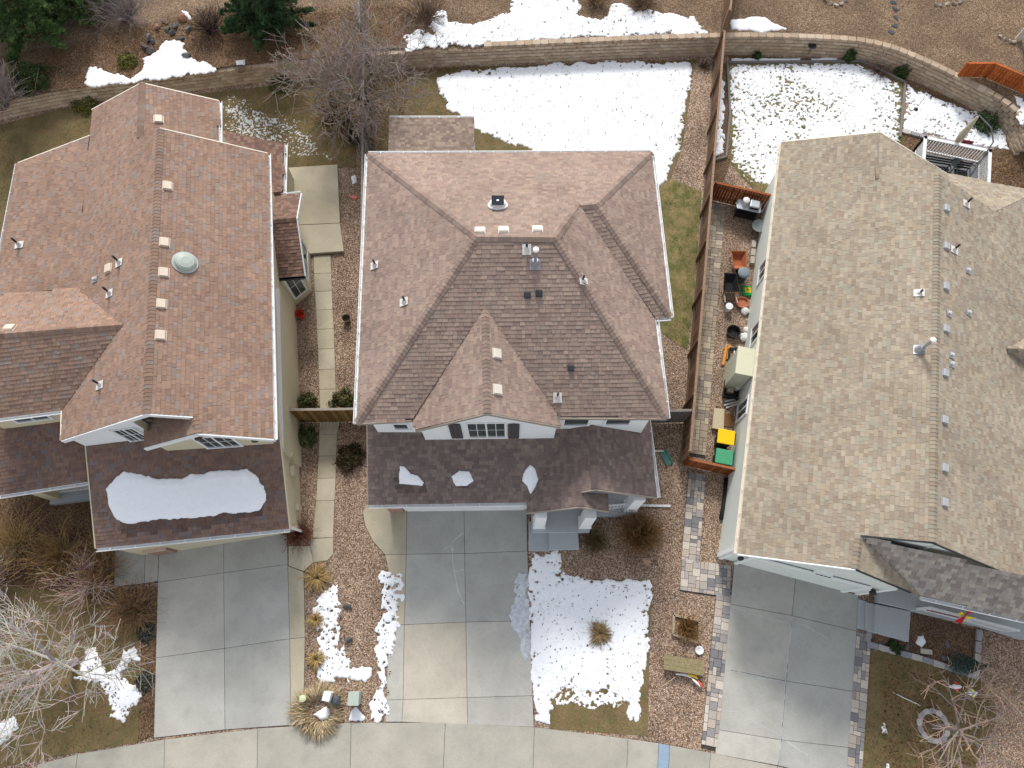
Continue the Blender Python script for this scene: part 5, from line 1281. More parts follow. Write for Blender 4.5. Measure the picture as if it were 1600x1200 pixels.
# ------------------------------------------------------------------ rocks
def rock_mesh(seed, sx, sy, sz, col, name='rock'):
    bm = bmesh.new(); bmesh.ops.create_icosphere(bm, subdivisions=2, radius=1.0); r = random.Random(seed)
    dirs = [Vector((r.gauss(0, 1), r.gauss(0, 1), r.gauss(0, .8))).normalized() for _ in range(11)]; ds = [r.uniform(.35, .72) for _ in dirs]
    for v in bm.verts:
        for d, k in zip(dirs, ds):
            t = v.co.dot(d)
            if t > k: v.co -= d * (t - k)
        v.co.x *= sx; v.co.y *= sy; v.co.z = v.co.z * sz + sz * .35
    me = bpy.data.meshes.new(name); bm.to_mesh(me); bm.free()
    at = me.attributes.new('Col', 'FLOAT_COLOR', 'CORNER'); at.data.foreach_set('color', [*col, 1.0] * len(me.loops)); me.materials.append(STONE); return me
def rock(u, v, s, label, zb=0.0, col=(130, 122, 116), flat=.6, name='rock', rz=None, asp=.75, group=None, cat='rock'):
    p = G2(u, v, zb); me = rock_mesh(int(u * 7 + v), s, s * asp, s * flat, tuple(x * .85 for x in lin(col)))
    o = bpy.data.objects.new(name, me); o.location = (p[0], p[1], zb); o.rotation_euler.z = random.uniform(0, 6) if rz is None else rz; COL.objects.link(o); ORG[o.name] = np.array(o.location)
    return tag(o, label, cat, group)
rock(545, 948, .24, 'dark grey rock nearest the house in the bed between driveways', col=(92, 92, 94), rz=0, asp=.6)
rock(546, 1000, .28, 'dark grey rock in the middle of the bed between driveways', col=(88, 88, 88), rz=.2, asp=.55)
rock(1012, 876, .3, 'pinkish flat stone at the foot of the large brown shrub', col=(178, 148, 126), flat=.3, rz=-.8)
ROCKS = [(246, 38, .3, (150, 122, 104)), (258, 28, .28, (120, 104, 96)), (275, 36, .34, (96, 104, 104)), (262, 42, .3, (88, 90, 92)), (287, 24, .34, (150, 110, 92)), (294, 42, .3, (104, 104, 110)), (233, 56, .36, (112, 112, 112)), (240, 62, .25, (92, 92, 94)), (228, 70, .3, (86, 84, 84)), (236, 75, .32, (98, 94, 90)), (303, 54, .24, (160, 130, 116)), (292, 84, .3, (118, 122, 126)), (286, 118, .18, (120, 90, 80)), (376, 104, .28, (130, 108, 96)), (270, 48, .26, (84, 86, 88)), (282, 56, .24, (90, 90, 92))]
for k, (u, v, s, c) in enumerate(ROCKS):
    rock(u, v + 6, s, None, TZ, c)
    # labels say where each one lies among the others
ROCKL = ['tan rock at the upper left of the rock garden ring', 'brown rock at the top of the rock garden ring', 'large blue-grey rock in the upper arc of rock garden', 'dark slate rock inside the upper arc of rock garden', 'reddish boulder at the upper right of rock garden', 'grey rock below the reddish boulder in rock garden', 'pale grey slab at left of the rock garden hollow', 'small dark rock beside the pale grey slab', 'dark rock at far left of rock garden above snow', 'brown-grey rock at snow edge left of the hollow', 'small pink rock right of the rock garden hollow', 'rounded grey boulder standing in the snow patch', 'small red-brown stone on retaining wall edge in snow', 'brown rock under small snow patch near wall end', 'dark flat rock in the middle of rock garden hollow', 'dark rock on the right of the rock garden hollow']
for o, l in zip([o for o in COL.objects if o.name.split('.')[0] == 'rock' and 'label' not in o], ROCKL): tag(o, l, 'rock', 'rocks of the rock garden')
def stone_arc(name, label, pts, zb, s=.13, cols=((160, 148, 134), (140, 130, 118), (176, 166, 152))):
    c = np.mean([G2(u, v, zb) for u, v in pts], 0); t = thing(name, label, 'stone border', (*c, zb))
    for k, (u, v) in enumerate(pts):
        p = G2(u, v, zb); me = rock_mesh(k * 3 + int(u), s * 1.2, s, s * .7, tuple(x * .85 for x in lin(cols[k % len(cols)])), 'border_stone')
        piece('border_stone', me, t, Matrix.Translation((p[0], p[1], zb)) @ Matrix.Rotation(random.uniform(0, 6), 4, 'Z'))
stone_arc('stone_arc', 'arc of pale stones at the foot of the upper right tree', [(1563, 58), (1570, 62), (1577, 66), (1585, 67), (1593, 65)], TZ, .15)
stone_arc('stone_arc', 'arc of pale stones at top edge of the gravel terrace', [(1290, 1), (1298, 6), (1306, 9), (1314, 6), (1321, 2)], TZ, .16)
stone_arc('stone_arc', 'row of pale stones at top edge right of the slate path', [(1462, 8), (1470, 9), (1480, 7), (1490, 6), (1500, 4)], TZ, .15)
ring = [(1468 + 31 * math.cos(a) * 1.0 - 4, 1134 + 22 * math.sin(a)) for a in [k * 2 * math.pi / 13 for k in range(13)]]
rg_t = thing('stone_ring', 'ring of pale edging stones round the lower right tree trunk', 'stone ring', (*G2(1464, 1134), 0))
rc_c = G2(1457, 1134)
for k in range(13):
    a = k * 2 * math.pi / 13; me = bbm[k % 4]
    p = rc_c + .5 * np.array([math.cos(a), math.sin(a)])
    piece('ring_stone', me, rg_t, Matrix.Translation((p[0], p[1], 0)) @ Matrix.Rotation(a + math.pi / 2, 4, 'Z') @ Matrix.Diagonal((.62, .85, .8, 1)) @ Matrix.Translation((0, -.1, 0)))
SL = [(1395, 4), (1399, 16), (1400, 28), (1397, 40), (1393, 52)]
for k, (u, v) in enumerate(SL): rock(u, v, .26, ['topmost', 'second', 'third', 'fourth', 'lowest'][k] + ' dark slate stepping stone of the terrace path', TZ, (78, 80, 86), .2, 'stepping_stone', group='slate path stones', cat='stepping stone')
for k, (u, v, c) in enumerate(((1375, 1007, (96, 98, 108)), (1417, 1012, (104, 104, 110)), (1480, 1007, (112, 112, 116)), (1474, 1028, (100, 106, 110)))):
    rock(u, v, .2 if k != 3 else .3, ['blue-grey stone at the left end of right front bed', 'grey stone beside the small shrub in right front bed', 'flat grey stone in the middle of right front bed', 'largest round grey stone in the right front bed'][k], 0, c, .4, 'bed_stone')
simple('paving_brick', MB().box((*G2(1446, 1018), .05), (.42, .18, .1), rz=-.12, col=lin((180, 172, 158))), VC, 'pale rectangular block lying in the right front bed', 'block', bevel=.008)

# ------------------------------------------------------------------ vegetation
def unit(v): return v / (np.linalg.norm(v) + 1e-9)
def grow(mb, p, d, L, r, depth, R, col, spread=.6, up=.15, kids=(3, 5), seg=4, wig=.18, rmin=.004, col2=None, shrink=(.5, .75)):
    pts = [p]; rad = [r]; dd = d
    for k in range(seg):
        dd = unit(dd + R.normal(0, wig, 3) + np.array([0, 0, up * .3])); pts.append(pts[-1] + dd * L / seg); rad.append(max(rmin, r * (1 - .7 * (k + 1) / seg)))
    t = 0.0 if depth > 1 else 1.0
    c = col if col2 is None or depth > 1 else col2
    c = tuple(x * R.uniform(.85, 1.15) for x in c)
    mb.tube(pts, rad, 6 if r > .05 else (4 if r > .012 else 3), c, cap=False)
    if depth <= 0: return
    for k in range(R.integers(*kids)):
        s = R.uniform(.25, 1.0); i = min(int(s * seg), seg - 1); q = pts[i] + (pts[i + 1] - pts[i]) * (s * seg - i)
        side = R.normal(0, 1, 3); side -= dd * (side @ dd); side = unit(side)
        nd = unit(dd * (1 - spread * .6) + side * spread + np.array([0, 0, up]))
        grow(mb, q, nd, L * R.uniform(*shrink), max(rmin, rad[i] * .6), depth - 1, R, col, spread, up, kids, max(2, seg - 1), wig, rmin, col2, shrink)
def bare_tree(name, label, u, v, zb, h, trunk_h, r, spread, col, seed, nmain=7, depth=3, L=None, up=.12, rmin=.006, col2=None, kids=(4, 7), lean=(0, 0)):
    R = np.random.default_rng(seed); p = np.array([*G2(u, v, zb), zb]); t = thing(name, label, 'tree', p)
    tr = MB(); top = p + np.array([lean[0], lean[1], trunk_h]); tr.tube([p - [0, 0, .05], p + (top - p) * .5 + R.normal(0, .03, 3), top], [r * 1.25, r, r * .8], 8, col); tr.build('trunk', BARK, t)
    cr = MB(); L = L or (h - trunk_h)
    for k in range(nmain):
        a = 2 * math.pi * (k + R.uniform(-.3, .3)) / nmain; el = R.uniform(.35, 1.1) if k else 1.4
        d = np.array([math.cos(a) * math.cos(el) * spread, math.sin(a) * math.cos(el) * spread, math.sin(el)])
        grow(cr, top - [0, 0, R.uniform(0, trunk_h * .35)], unit(d), L * R.uniform(.75, 1.05), r * .55, depth, R, col, .62, up, kids, 5, .14, rmin, col2)
    tag(cr.build('crown', BARK, t), kind='stuff'); return t
def bare_shrub(name, label, u, v, zb, rad, h, col, seed, stems=40, depth=1, rmin=.006, col2=None, group=None, cat='shrub', r0=.014, kids=(2, 5)):
    R = np.random.default_rng(seed); p = np.array([*G2(u, v, zb), zb]); t = thing(name, label, cat, p, group)
    mb = MB()
    for k in range(stems):
        a = R.uniform(0, 2 * math.pi); out = R.uniform(.1, 1) ** .7
        d = unit(np.array([math.cos(a) * out * rad, math.sin(a) * out * rad, h * R.uniform(.7, 1.1)]))
        Ls = math.hypot(out * rad, h) * R.uniform(.6, 1.0)
        grow(mb, p + np.array([math.cos(a), math.sin(a), 0]) * out * rad * .15, d, Ls, r0, depth, R, col, .5, .0, kids, 4, .16, rmin, col2)
    mb.build('stems', BARK, t); return t
def leaves_np(C, N, size, cols, R, asp=.45, jit=.6):
    """quads of leaf size at points C facing roughly N"""
    n = len(C); T = R.normal(0, 1, (n, 3)); Nn = N + R.normal(0, jit, (n, 3)); Nn /= np.linalg.norm(Nn, axis=1)[:, None] + 1e-9
    T -= Nn * (T * Nn).sum(1)[:, None]; T /= np.linalg.norm(T, axis=1)[:, None] + 1e-9; B = np.cross(Nn, T)
    s = size * R.uniform(.6, 1.3, n)[:, None]
    V = np.stack([C - T * s, C - B * s * asp, C + T * s, C + B * s * asp], 1).reshape(-1, 3)
    F_ = np.arange(4 * n).reshape(-1, 4); return V, F_, cols
def evergreen_shrub(name, label, u, v, zb, rad, h, cols, seed, n=1400, size=.06, group=None):
    R = np.random.default_rng(seed); p = np.array([*G2(u, v, zb), zb]); t = thing(name, label, 'shrub', p, group)
    st = MB()
    for k in range(7):
        a = R.uniform(0, 6.28); st.tube([p, p + [math.cos(a) * rad * .3, math.sin(a) * rad * .3, h * .4], p + [math.cos(a) * rad * .6, math.sin(a) * rad * .6, h * .7]], [.025, .015, .006], 5, lin((86, 70, 56)))
    st.build('stems', BARK, t)
    d = R.normal(0, 1, (n, 3)); d[:, 2] = abs(d[:, 2]); d /= np.linalg.norm(d, axis=1)[:, None]
    lob = 1 + .28 * np.sin(d[:, 0] * 5 + seed) * np.cos(d[:, 1] * 6 + seed * 2) + R.normal(0, .07, n)
    rr = R.uniform(.45, 1.0, n) ** .5 * lob
    C = p + d * rr[:, None] * np.array([rad, rad, h]); C[:, 2] = np.maximum(C[:, 2], zb + .03)
    ci = R.integers(0, len(cols), n); cl = np.array([lin(c) for c in cols])[ci] * R.uniform(.75, 1.2, (n, 1)) * .8
    V, F_, cl = leaves_np(C, d, size, cl, R)
    tag(mesh_np('foliage', V, F_, LEAFM, t, cl), kind='stuff'); return t
def pine(name, label, u, v, zb, h, rad, seed, n_w=11, cols=((112, 138, 84), (92, 120, 70), (130, 154, 98), (74, 102, 58))):
    R = np.random.default_rng(seed); p = np.array([*G2(u, v, zb), zb]); t = thing(name, label, 'tree', p)
    MB().tube([p - [0, 0, .05], p + [0, 0, h * .5], p + [0, 0, h]], [.16, .1, .02], 8, lin((96, 78, 62))).build('trunk', BARK, t)
    br = MB(); C = []; D = []; CI = []
    cl = np.array([lin(c) for c in cols])
    for w in range(n_w):
        z = .35 + (h - .6) * (w / n_w) ** 1.05; Lr = rad * (1 - (z / h) ** 1.2) + .15; nb = 7 if w < 7 else 5
        for k in range(nb):
            a = 2 * math.pi * (k + R.uniform(-.35, .35)) / nb + w; d = np.array([math.cos(a), math.sin(a), R.uniform(-.05, .22)]); L = Lr * R.uniform(.75, 1.1)
            q = p + np.array([0, 0, z]); e_ = q + d * L; br.tube([q, q + d * L * .5 + [0, 0, -.05], e_], [.035, .022, .006], 4, lin((104, 84, 66)))
            m = int(44 * L)
            for s in R.uniform(.25, 1.05, m):
                sp = (1.1 - s) * .55 * L * .5
                c0 = q + d * L * s + np.array([-d[1], d[0], 0]) * R.normal(0, .5) * sp + [0, 0, R.normal(0, .06)]
                kk = R.integers(0, len(cl)); cc = cl[kk] * R.uniform(.7, 1.25) * .8
                for _ in range(14):
                    nd = R.normal(0, 1, 3); nd[2] = abs(nd[2]) * .8 + .15; nd = unit(nd + d * .8)
                    C.append(c0 + nd * .07); D.append(nd); CI.append(cc)
    tag(br.build('branches', BARK, t), kind='stuff')
    C = np.array(C); D = np.array(D); n = len(C); R2 = R.normal(0, 1, (n, 3)); S_ = np.cross(D, R2); S_ /= np.linalg.norm(S_, axis=1)[:, None]
    V = np.stack([C - D * .08 - S_ * .016, C - D * .08 + S_ * .016, C + D * .09 + S_ * .008, C + D * .09 - S_ * .008], 1).reshape(-1, 3)
    tag(mesh_np('crown', V, np.arange(4 * n).reshape(-1, 4), LEAFM, t, np.array(CI)), kind='stuff'); return t
def tuft(name, label, u, v, rad, h, cols, seed, n=260, zb=0.0, hollow=0.0, cat='ornamental grass', group=None):
    R = np.random.default_rng(seed); p = np.array([*G2(u, v, zb), zb]); t = thing(name, label, cat, p, group); V = []; F_ = []; C = []
    for k in range(n):
        a = R.uniform(0, 6.283); o = np.array([math.cos(a), math.sin(a), 0]); b = p + o * (hollow * R.uniform(.7, 1.05) + R.uniform(0, .12) * rad); L = rad * R.uniform(.45, 1.15) * (1 + .22 * math.sin(3 * a + seed) + .15 * math.sin(7 * a + 2 * seed)); L *= 1.0
        hh = h * R.uniform(.5, 1.1); s = np.array([-o[1], o[0], 0]) * R.uniform(.006, .014); sk = np.array([-o[1], o[0], 0]) * R.normal(0, .4) * L
        q1 = b + o * L * .35 + [0, 0, hh * .85] + sk * .4; q2 = b + o * L * .72 + [0, 0, hh * .9] + sk * .8; q3 = b + o * L + [0, 0, hh * R.uniform(.1, .7)] + sk
        i = len(V); V += [b - s, b + s, q1 + s, q1 - s, q2 + s * .8, q2 - s * .8, q3 + s * .2, q3 - s * .2]
        F_ += [(i, i + 1, i + 2, i + 3), (i + 3, i + 2, i + 4, i + 5), (i + 5, i + 4, i + 6, i + 7)]
        c = np.array(lin(cols[R.integers(0, len(cols))])) * R.uniform(.7, 1.15); C += [c] * 3
    mesh_np('blades', np.array(V), np.array(F_), LEAFM, t, np.array(C)); 
    if hollow > 0: return t
    cm = rock_mesh(seed, max(hollow, rad * .2), max(hollow, rad * .2), .05, tuple(x * .6 for x in lin((110, 88, 60))), 'crown_base'); piece('root_clump', cm, t, Matrix.Translation(tuple(p)))
    return t
TAN = ((184, 164, 128), (168, 146, 110), (194, 178, 146), (146, 124, 94))
t = tuft('ornamental_grass', 'large ring of dry tan grass at the foot of bed between driveways', 498, 1110, .52, .36, TAN, 5, 1300, hollow=.48)
for k, (u, v, r) in enumerate(((497, 903, .5), (495, 968, .32), (496, 1030, .34))): tuft('ornamental_grass', ['golden dry grass tuft nearest the garden walk corner', 'small golden grass tuft beside the upper snow strip', 'small golden grass tuft above the dry grass ring'][k], u, v, r, .3, ((176, 146, 92), (190, 162, 108), (150, 122, 76)), 60 + k, 380 if k == 0 else 200)
tuft('ornamental_grass', 'dry brown grass clump poking out of front lawn snow', 937, 990, .42, .25, ((140, 116, 78), (120, 98, 66), (160, 136, 96)), 71, 420)

bare_tree('bare_tree', 'pale bare tree spreading over the left front lawn', 118, 1032, 0, 5.4, 1.3, .1, 1.15, lin((176, 168, 160)), 3, 9, 3, L=2.9, up=.08, rmin=.0095, kids=(4, 6))
bare_tree('bare_tree', 'grey-brown bare tree beside the weathered grey fence', 566, 182, 0, 5.6, 1.3, .11, 1.15, lin((140, 127, 119)), 11, 21, 3, L=2.85, up=.05, rmin=.011, kids=(4, 6))
bare_tree('bare_tree', 'orange-twigged bare tree standing in the stone ring', 1460, 1135, 0, 4.4, 1.7, .09, 1.2, lin((136, 126, 120)), 21, 9, 3, L=2.2, up=.06, rmin=.009, col2=lin((142, 122, 108)), kids=(3, 5))
bare_tree('bare_tree', 'pale bare tree at the upper right edge of terrace', 1590, 62, TZ, 4.5, 1.6, .13, 1.3, lin((186, 176, 166)), 31, 7, 3, L=2.4, up=.05, rmin=.007, kids=(3, 6))
BRN = (120, 92, 68)
for k, (u, v, r, h, c, c2, l, st) in enumerate((
    (30, 852, 1.1, 1.1, (150, 122, 86), (176, 150, 104), 'straw-coloured bare shrub at far left below porch roof', 75),
    (100, 872, 1.1, 1.1, (122, 98, 70), (150, 122, 84), 'brown bare shrub in front of the left porch slab', 75),
    (165, 890, 1.1, 1.0, (112, 90, 66), (140, 112, 80), 'brown bare shrub beside the left driveway corner pad', 75),
    (205, 955, 1.0, .7, (116, 92, 68), (138, 110, 82), 'low brown shrub along the left driveway edge', 70),
    (-10, 905, 1.3, 1.5, (146, 122, 108), (168, 144, 128), 'pinkish bare shrub at the left picture edge', 60),
    (145, 915, 1.0, 1.3, (154, 132, 124), (178, 156, 146), 'pinkish upright twigs between left shrubs and tree', 40),
    (470, 838, .55, .5, (112, 72, 58), (132, 86, 68), 'red-brown shrub at the left garage corner', 80),
    (997, 835, .85, .8, (98, 72, 46), (124, 94, 60), 'large round brown shrub in front of middle porch', 190),
    (930, 846, .5, .35, (84, 70, 48), (104, 90, 60), 'low dark shrub beside the middle entry steps', 90),
    (1072, 983, .42, .35, (106, 78, 48), (130, 98, 60), 'brown clipped plant inside the square planter frame', 90))):
    bare_shrub('bare_shrub', l, u, v, 0, r, h, lin(c), 100 + k, int(st * 1.7), 1, .007, lin(c2))
for k, (u, v, r, h, c, c2, l, st) in enumerate((
    (8, 168, 1.3, 1.8, (120, 112, 108), (142, 132, 128), 'grey bare shrub at the upper left edge', 80),
    (200, 28, 1.3, 1.2, (116, 106, 106), (134, 124, 124), 'grey bare bush left of the rock garden', 80),
    (170, 4, 1.2, 1.2, (84, 76, 76), (100, 90, 90), 'dark bare bush at the top left between pines', 60),
    (330, 50, 1.0, .9, (70, 60, 56), (84, 72, 66), 'dark brown bare bush right of the rock garden', 80),
    (665, 30, 1.3, .8, (88, 72, 62), (104, 86, 74), 'dark bare brush beside the terrace snow', 70),
    (930, 4, .7, .5, (110, 90, 70), (130, 108, 84), 'dry brown clump in terrace snow at top edge', 70),
    (1005, 8, .9, .5, (96, 76, 60), (112, 90, 70), 'low dry brush at the top of terrace snow', 70))):
    bare_shrub('bare_shrub', l, u, v, TZ, r, h, lin(c), 200 + k, int(st * 1.4), 1, .008, lin(c2))
bare_shrub('bare_shrub', 'dark tangled shrub under the bare tree by the weathered fence', 528, 190, 0, 1.4, .9, lin((66, 52, 46)), 301, 110, 1, .006, lin((80, 62, 54)))
bare_shrub('bare_shrub', 'brown weed clump at the foot of the terrace wall corner', 1100, 105, 0, .35, .2, lin((90, 74, 56)), 302, 40, 1, .005)
bare_shrub('bare_shrub', 'dry brown plants in the strip above right back lawn', 1375, 112, 0, .8, .3, lin((104, 78, 70)), 303, 70, 1, .005)
pine('pine_tree', 'large green pine at the upper left corner', 52, 46, TZ, 5.5, 3.0, 1, 14)
pine('pine_tree', 'smaller green pine right of the corner pine', 128, 22, TZ, 4.0, 1.7, 4)
pine('pine_tree', 'dark green pine left of the bare tree at top edge', 420, 42, TZ, 5.2, 2.3, 2, 14, cols=((88, 118, 78), (74, 102, 66), (104, 132, 90), (60, 86, 56)))
DG = ((58, 78, 40), (46, 64, 34), (74, 92, 50)); YG = ((118, 118, 56), (98, 100, 48), (84, 92, 44), (134, 128, 70)); MG = ((84, 92, 50), (70, 78, 42), (100, 104, 62), (112, 96, 60))
EG = [(52, 128, TZ, .95, .9, DG, 2600, 'dark green rounded juniper at left end of retaining wall'), (200, 98, TZ, .5, .35, YG, 900, 'small yellow-green shrub beside the left snow patch'), (135, 163, 0, .75, .35, YG, 1300, 'low yellow-green groundcover shrub under left roof peak'), (440, 135, 0, .6, .4, MG, 1000, 'dark olive shrub at the wall left of bare tree'),
      (1182, 90, 0, .22, .35, DG, 500, 'small evergreen in the strip right of brown fence'), (1325, 92, 0, .36, .6, DG, 900, 'upright evergreen in the middle of planting strip'), (1407, 116, 0, .38, .55, DG, 900, 'evergreen at the bend of the retaining wall'), (1538, 196, 0, .6, .6, DG, 1500, 'round evergreen behind the beige umbrella'),
      (480, 632, 0, .5, .5, MG, 1200, 'olive shrub behind the gate beside left house'), (536, 628, 0, .55, .5, MG, 1300, 'olive shrub behind the gate beside middle house'), (480, 684, 0, .5, .5, ((84, 96, 56), (72, 84, 48), (104, 110, 70)), 1200, 'green shrub in front of the gate by left house'), (548, 716, 0, .6, .5, ((66, 64, 40), (54, 50, 34), (84, 76, 48), (96, 70, 44)), 1400, 'dark shrub in front of the gate by middle house'),
      (1397, 1012, 0, .28, .25, DG, 600, 'small green shrub in the right front bed'), (560, 215, 0, .5, .8, ((40, 56, 30), (34, 46, 26)), 800, 'dark green shrub against the weathered fence')]
for k, (u, v, zb, r, h, c, n, l) in enumerate(EG): evergreen_shrub('evergreen_shrub', l, u, v, zb, r, h, c, 400 + k, n)
for k, (u, v, r, l) in enumerate(((228, 990, .35, 'grey-green low plant at upper edge of left driveway'), (226, 1066, .38, 'grey-green low plant at lower edge of left driveway'))): evergreen_shrub('evergreen_shrub', l, u, v, 0, r, .15, ((88, 96, 84), (74, 80, 68), (104, 110, 98)), 450 + k, 500, .05)
# little spruce in the right bed
R = np.random.default_rng(9); p = np.array([*G2(1493, 1038), 0.]); t = thing('dwarf_spruce', 'thin dark blue-green spruce at the end of right front bed', 'tree', p)
MB().tube([p, p + [0, 0, 1.9]], [.03, .006], 6, lin((92, 76, 60))).build('trunk', BARK, t)
n = 2600; zz = R.uniform(.1, 1.85, n); rr = (1.9 - zz) * .27 * np.sqrt(R.uniform(0.1, 1, n)); aa = R.uniform(0, 6.283, n); D = np.stack([np.cos(aa), np.sin(aa), np.full(n, .3)], 1)
V, F_, cl = leaves_np(p + np.stack([rr * np.cos(aa), rr * np.sin(aa), zz], 1), D, .05, np.array(lin((70, 92, 84))) * R.uniform(.6, 1.2, (n, 1)) * .8, R, .3); tag(mesh_np('crown', V, F_, LEAFM, t, cl), kind='stuff')

# ------------------------------------------------------------------ gravel, leaves and grass on the ground (nobody could count them)
def npal(cols, k=.8): return np.array([lin(c) for c in cols]) * k
def sample(poly, dens, R, excl=()):
    P = np.array(poly); x0, y0 = P.min(0); x1, y1 = P.max(0); n = int((x1 - x0) * (y1 - y0) * dens)
    X = R.uniform(x0, x1, n); Y = R.uniform(y0, y1, n); k = inpoly(X, Y, poly)
    for e in excl: k &= ~inpoly(X, Y, e)
    return X[k], Y[k]
EXC = []
for nm in ('left_driveway', 'centre_driveway', 'right_driveway', 'sidewalk', 'garden_walk'):
    for c in bpy.data.objects[nm].children:
        me = c.data; nn = len(me.polygons[0].vertices); EXC.append([tuple((me.vertices[i].co + bpy.data.objects[nm].location)[:2]) for i in me.polygons[0].vertices])
EXC += [list(map(tuple, b)) for b in PAVED]
EXC += [list(map(tuple, f_lo)), list(map(tuple, f_up)), [tuple(q) for q in f_l], [tuple(q) for q in f_lg], [tuple(q) for q in f_r], [tuple(q) for q in bay], GP([(449, 262), (527, 257), (537, 392), (440, 399), (440, 300)], pz), [(.78, 4.12), (3.1, 4.12), (3.1, 4.75), (5.05, 4.85), (5.05, 6.6), (.78, 6.6)], GP([(826, 813), (905, 813), (905, 860), (826, 862)], .1), GP([(1341, 930), (1424, 954), (1545, 982), (1600, 1000), (1600, 930), (1372, 900)], .1), GP([(1339, 938), (1420, 950), (1420, 1003), (1339, 984)], .1)]
def stones(name, polys, dens, cols, zb, R, lo=.012, hi=.03, excl=None, tall=.55):
    XS, YS = [], []
    for pl in polys:
        x, y = sample(pl, dens, R, EXC if excl is None else excl); XS.append(x); YS.append(y)
    X = np.concatenate(XS); Y = np.concatenate(YS); n = len(X); s = R.uniform(lo, hi, n); a = R.uniform(0, 6.283, n); q = R.uniform(.6, 1.0, n)
    c, sn = np.cos(a), np.sin(a)
    def pt(u, v, z): return np.stack([X + (u * c - v * sn) * s, Y + (u * sn + v * c) * s, np.full(n, zb) + z * s], 1)
    V = np.stack([pt(-1, 0, -.1), pt(0, -q, -.1), pt(1, 0, -.1), pt(0, q, -.1), pt(R.uniform(-.3, .3, n), R.uniform(-.3, .3, n), tall * 2 * R.uniform(.6, 1.2, n))], 1).reshape(-1, 3)
    b = np.arange(n)[:, None] * 5
    F_ = np.concatenate([b + np.array([[0, 1, 4]]), b + np.array([[1, 2, 4]]), b + np.array([[2, 3, 4]]), b + np.array([[3, 0, 4]])])
    cl = npal(cols, .98)[R.integers(0, len(cols), n)] * R.uniform(.75, 1.2, (n, 1)); cl = np.concatenate([cl] * 4)
    return tag(mesh_np(name, V, F_, STONE2, None, cl), name.replace('_', ' ') + ' covering the ground', None, kind='stuff')
STONE2 = mat('loose_stone', vcol=True, rough=.9, spec=.2)
RG = np.random.default_rng(77)
GRC = ((172, 148, 126), (148, 122, 102), (190, 168, 146), (120, 98, 84), (158, 132, 110), (204, 188, 170), (106, 88, 76), (178, 146, 118))
stones('side_gravel', [GP([(448, 398), (540, 240), (600, 240), (600, 800), (570, 800), (585, 850), (612, 880), (525, 880), (515, 880), (470, 830), (448, 700)])], 520, GRC, 0, RG, .014, .034)
stones('front_gravel', [GP([(478, 880), (612, 868), (632, 900), (630, 1128), (540, 1132), (476, 1132), (478, 900)]), GP([(828, 860), (905, 800), (1000, 790), (1075, 655), (1040, 655), (1022, 520), (1060, 540), (1074, 548), (1068, 730), (1064, 920), (1120, 928), (1094, 1172), (1014, 1158), (1022, 905), (862, 900)])], 520, GRC, 0, RG, .014, .034)
stones('right_side_gravel', [GP([(1130, 320), (1200, 320), (1205, 480), (1175, 660), (1140, 870), (1100, 872), (1104, 738), (1112, 640)]), GP([(1530, 985), (1620, 960), (1680, 1250), (1520, 1250), (1558, 1120), (1552, 1080), (1526, 1060)])], 520, GRC, 0, RG, .014, .034)
stones('terrace_pebbles', [GP([(1130, -30), (1640, -30), (1640, 165), (1500, 116), (1440, 86), (1385, 64), (1340, 56), (1130, 52)], TZ), GP([(600, -30), (1130, -30), (1130, 60), (640, 82), (600, 60)], TZ)], 300, ((150, 126, 102), (128, 106, 84), (168, 142, 116), (108, 88, 70), (140, 112, 88)), TZ, RG, .016, .036, excl=())
stones('bed_pebbles', [GP([(1424, 957), (1528, 987), (1522, 1056), (1360, 1006), (1420, 1004)])], 420, ((120, 90, 86), (98, 74, 70), (140, 112, 106), (84, 62, 58)), .01, RG)
stones('rock_garden_pebbles', [GP([(20, 150), (140, 60), (330, 20), (380, 100), (60, 146)], TZ)], 260, ((160, 134, 112), (130, 104, 84), (180, 156, 136), (104, 82, 66)), TZ, RG, .016, .04, excl=())
def scatter_leaves(name, polys, dens, cols, zb, size, R, excl=None, lift=.02):
    Vs, Fs, Cs = [], [], []; o = 0
    for pl in polys:
        x, y = sample(pl, dens, R, EXC if excl is None else excl); n = len(x)
        C = np.stack([x, y, np.full(n, zb + lift) + R.uniform(0, .02, n)], 1); cl = npal(cols)[R.integers(0, len(cols), n)] * R.uniform(.7, 1.2, (n, 1))
        V, F_, cl = leaves_np(C, np.tile([0, 0, 1.0], (n, 1)), size, cl, R, .55, .35); Vs.append(V); Fs.append(F_ + o); Cs.append(cl); o += len(V)
    return tag(mesh_np(name, np.concatenate(Vs), np.concatenate(Fs), LEAFM, None, np.concatenate(Cs)), name.replace('_', ' ') + ' scattered over the ground', None, kind='stuff')
LVC = ((122, 88, 56), (98, 70, 46), (150, 112, 74), (80, 58, 40), (138, 102, 70))
scatter_leaves('fallen_leaves', [GP([(575, 110), (640, 108), (620, 330), (572, 330)]), GP([(1408, 208), (1450, 216), (1560, 240), (1680, 190), (1690, 330), (1560, 300), (1480, 268), (1400, 260)]), GP([(640, 108), (1090, 92), (1088, 98), (640, 116)]), GP([(1140, 88), (1345, 98), (1440, 134), (1548, 190), (1500, 180), (1400, 130), (1340, 98), (1140, 100)])], 260, LVC, 0, .035, RG)
scatter_leaves('terrace_leaves', [GP([(-40, 140), (140, 60), (330, 10), (640, 10), (640, 70), (380, 100), (60, 146)], TZ)], 200, ((140, 98, 58), (120, 84, 54), (160, 116, 70), (90, 66, 46)), TZ, .035, RG, excl=())
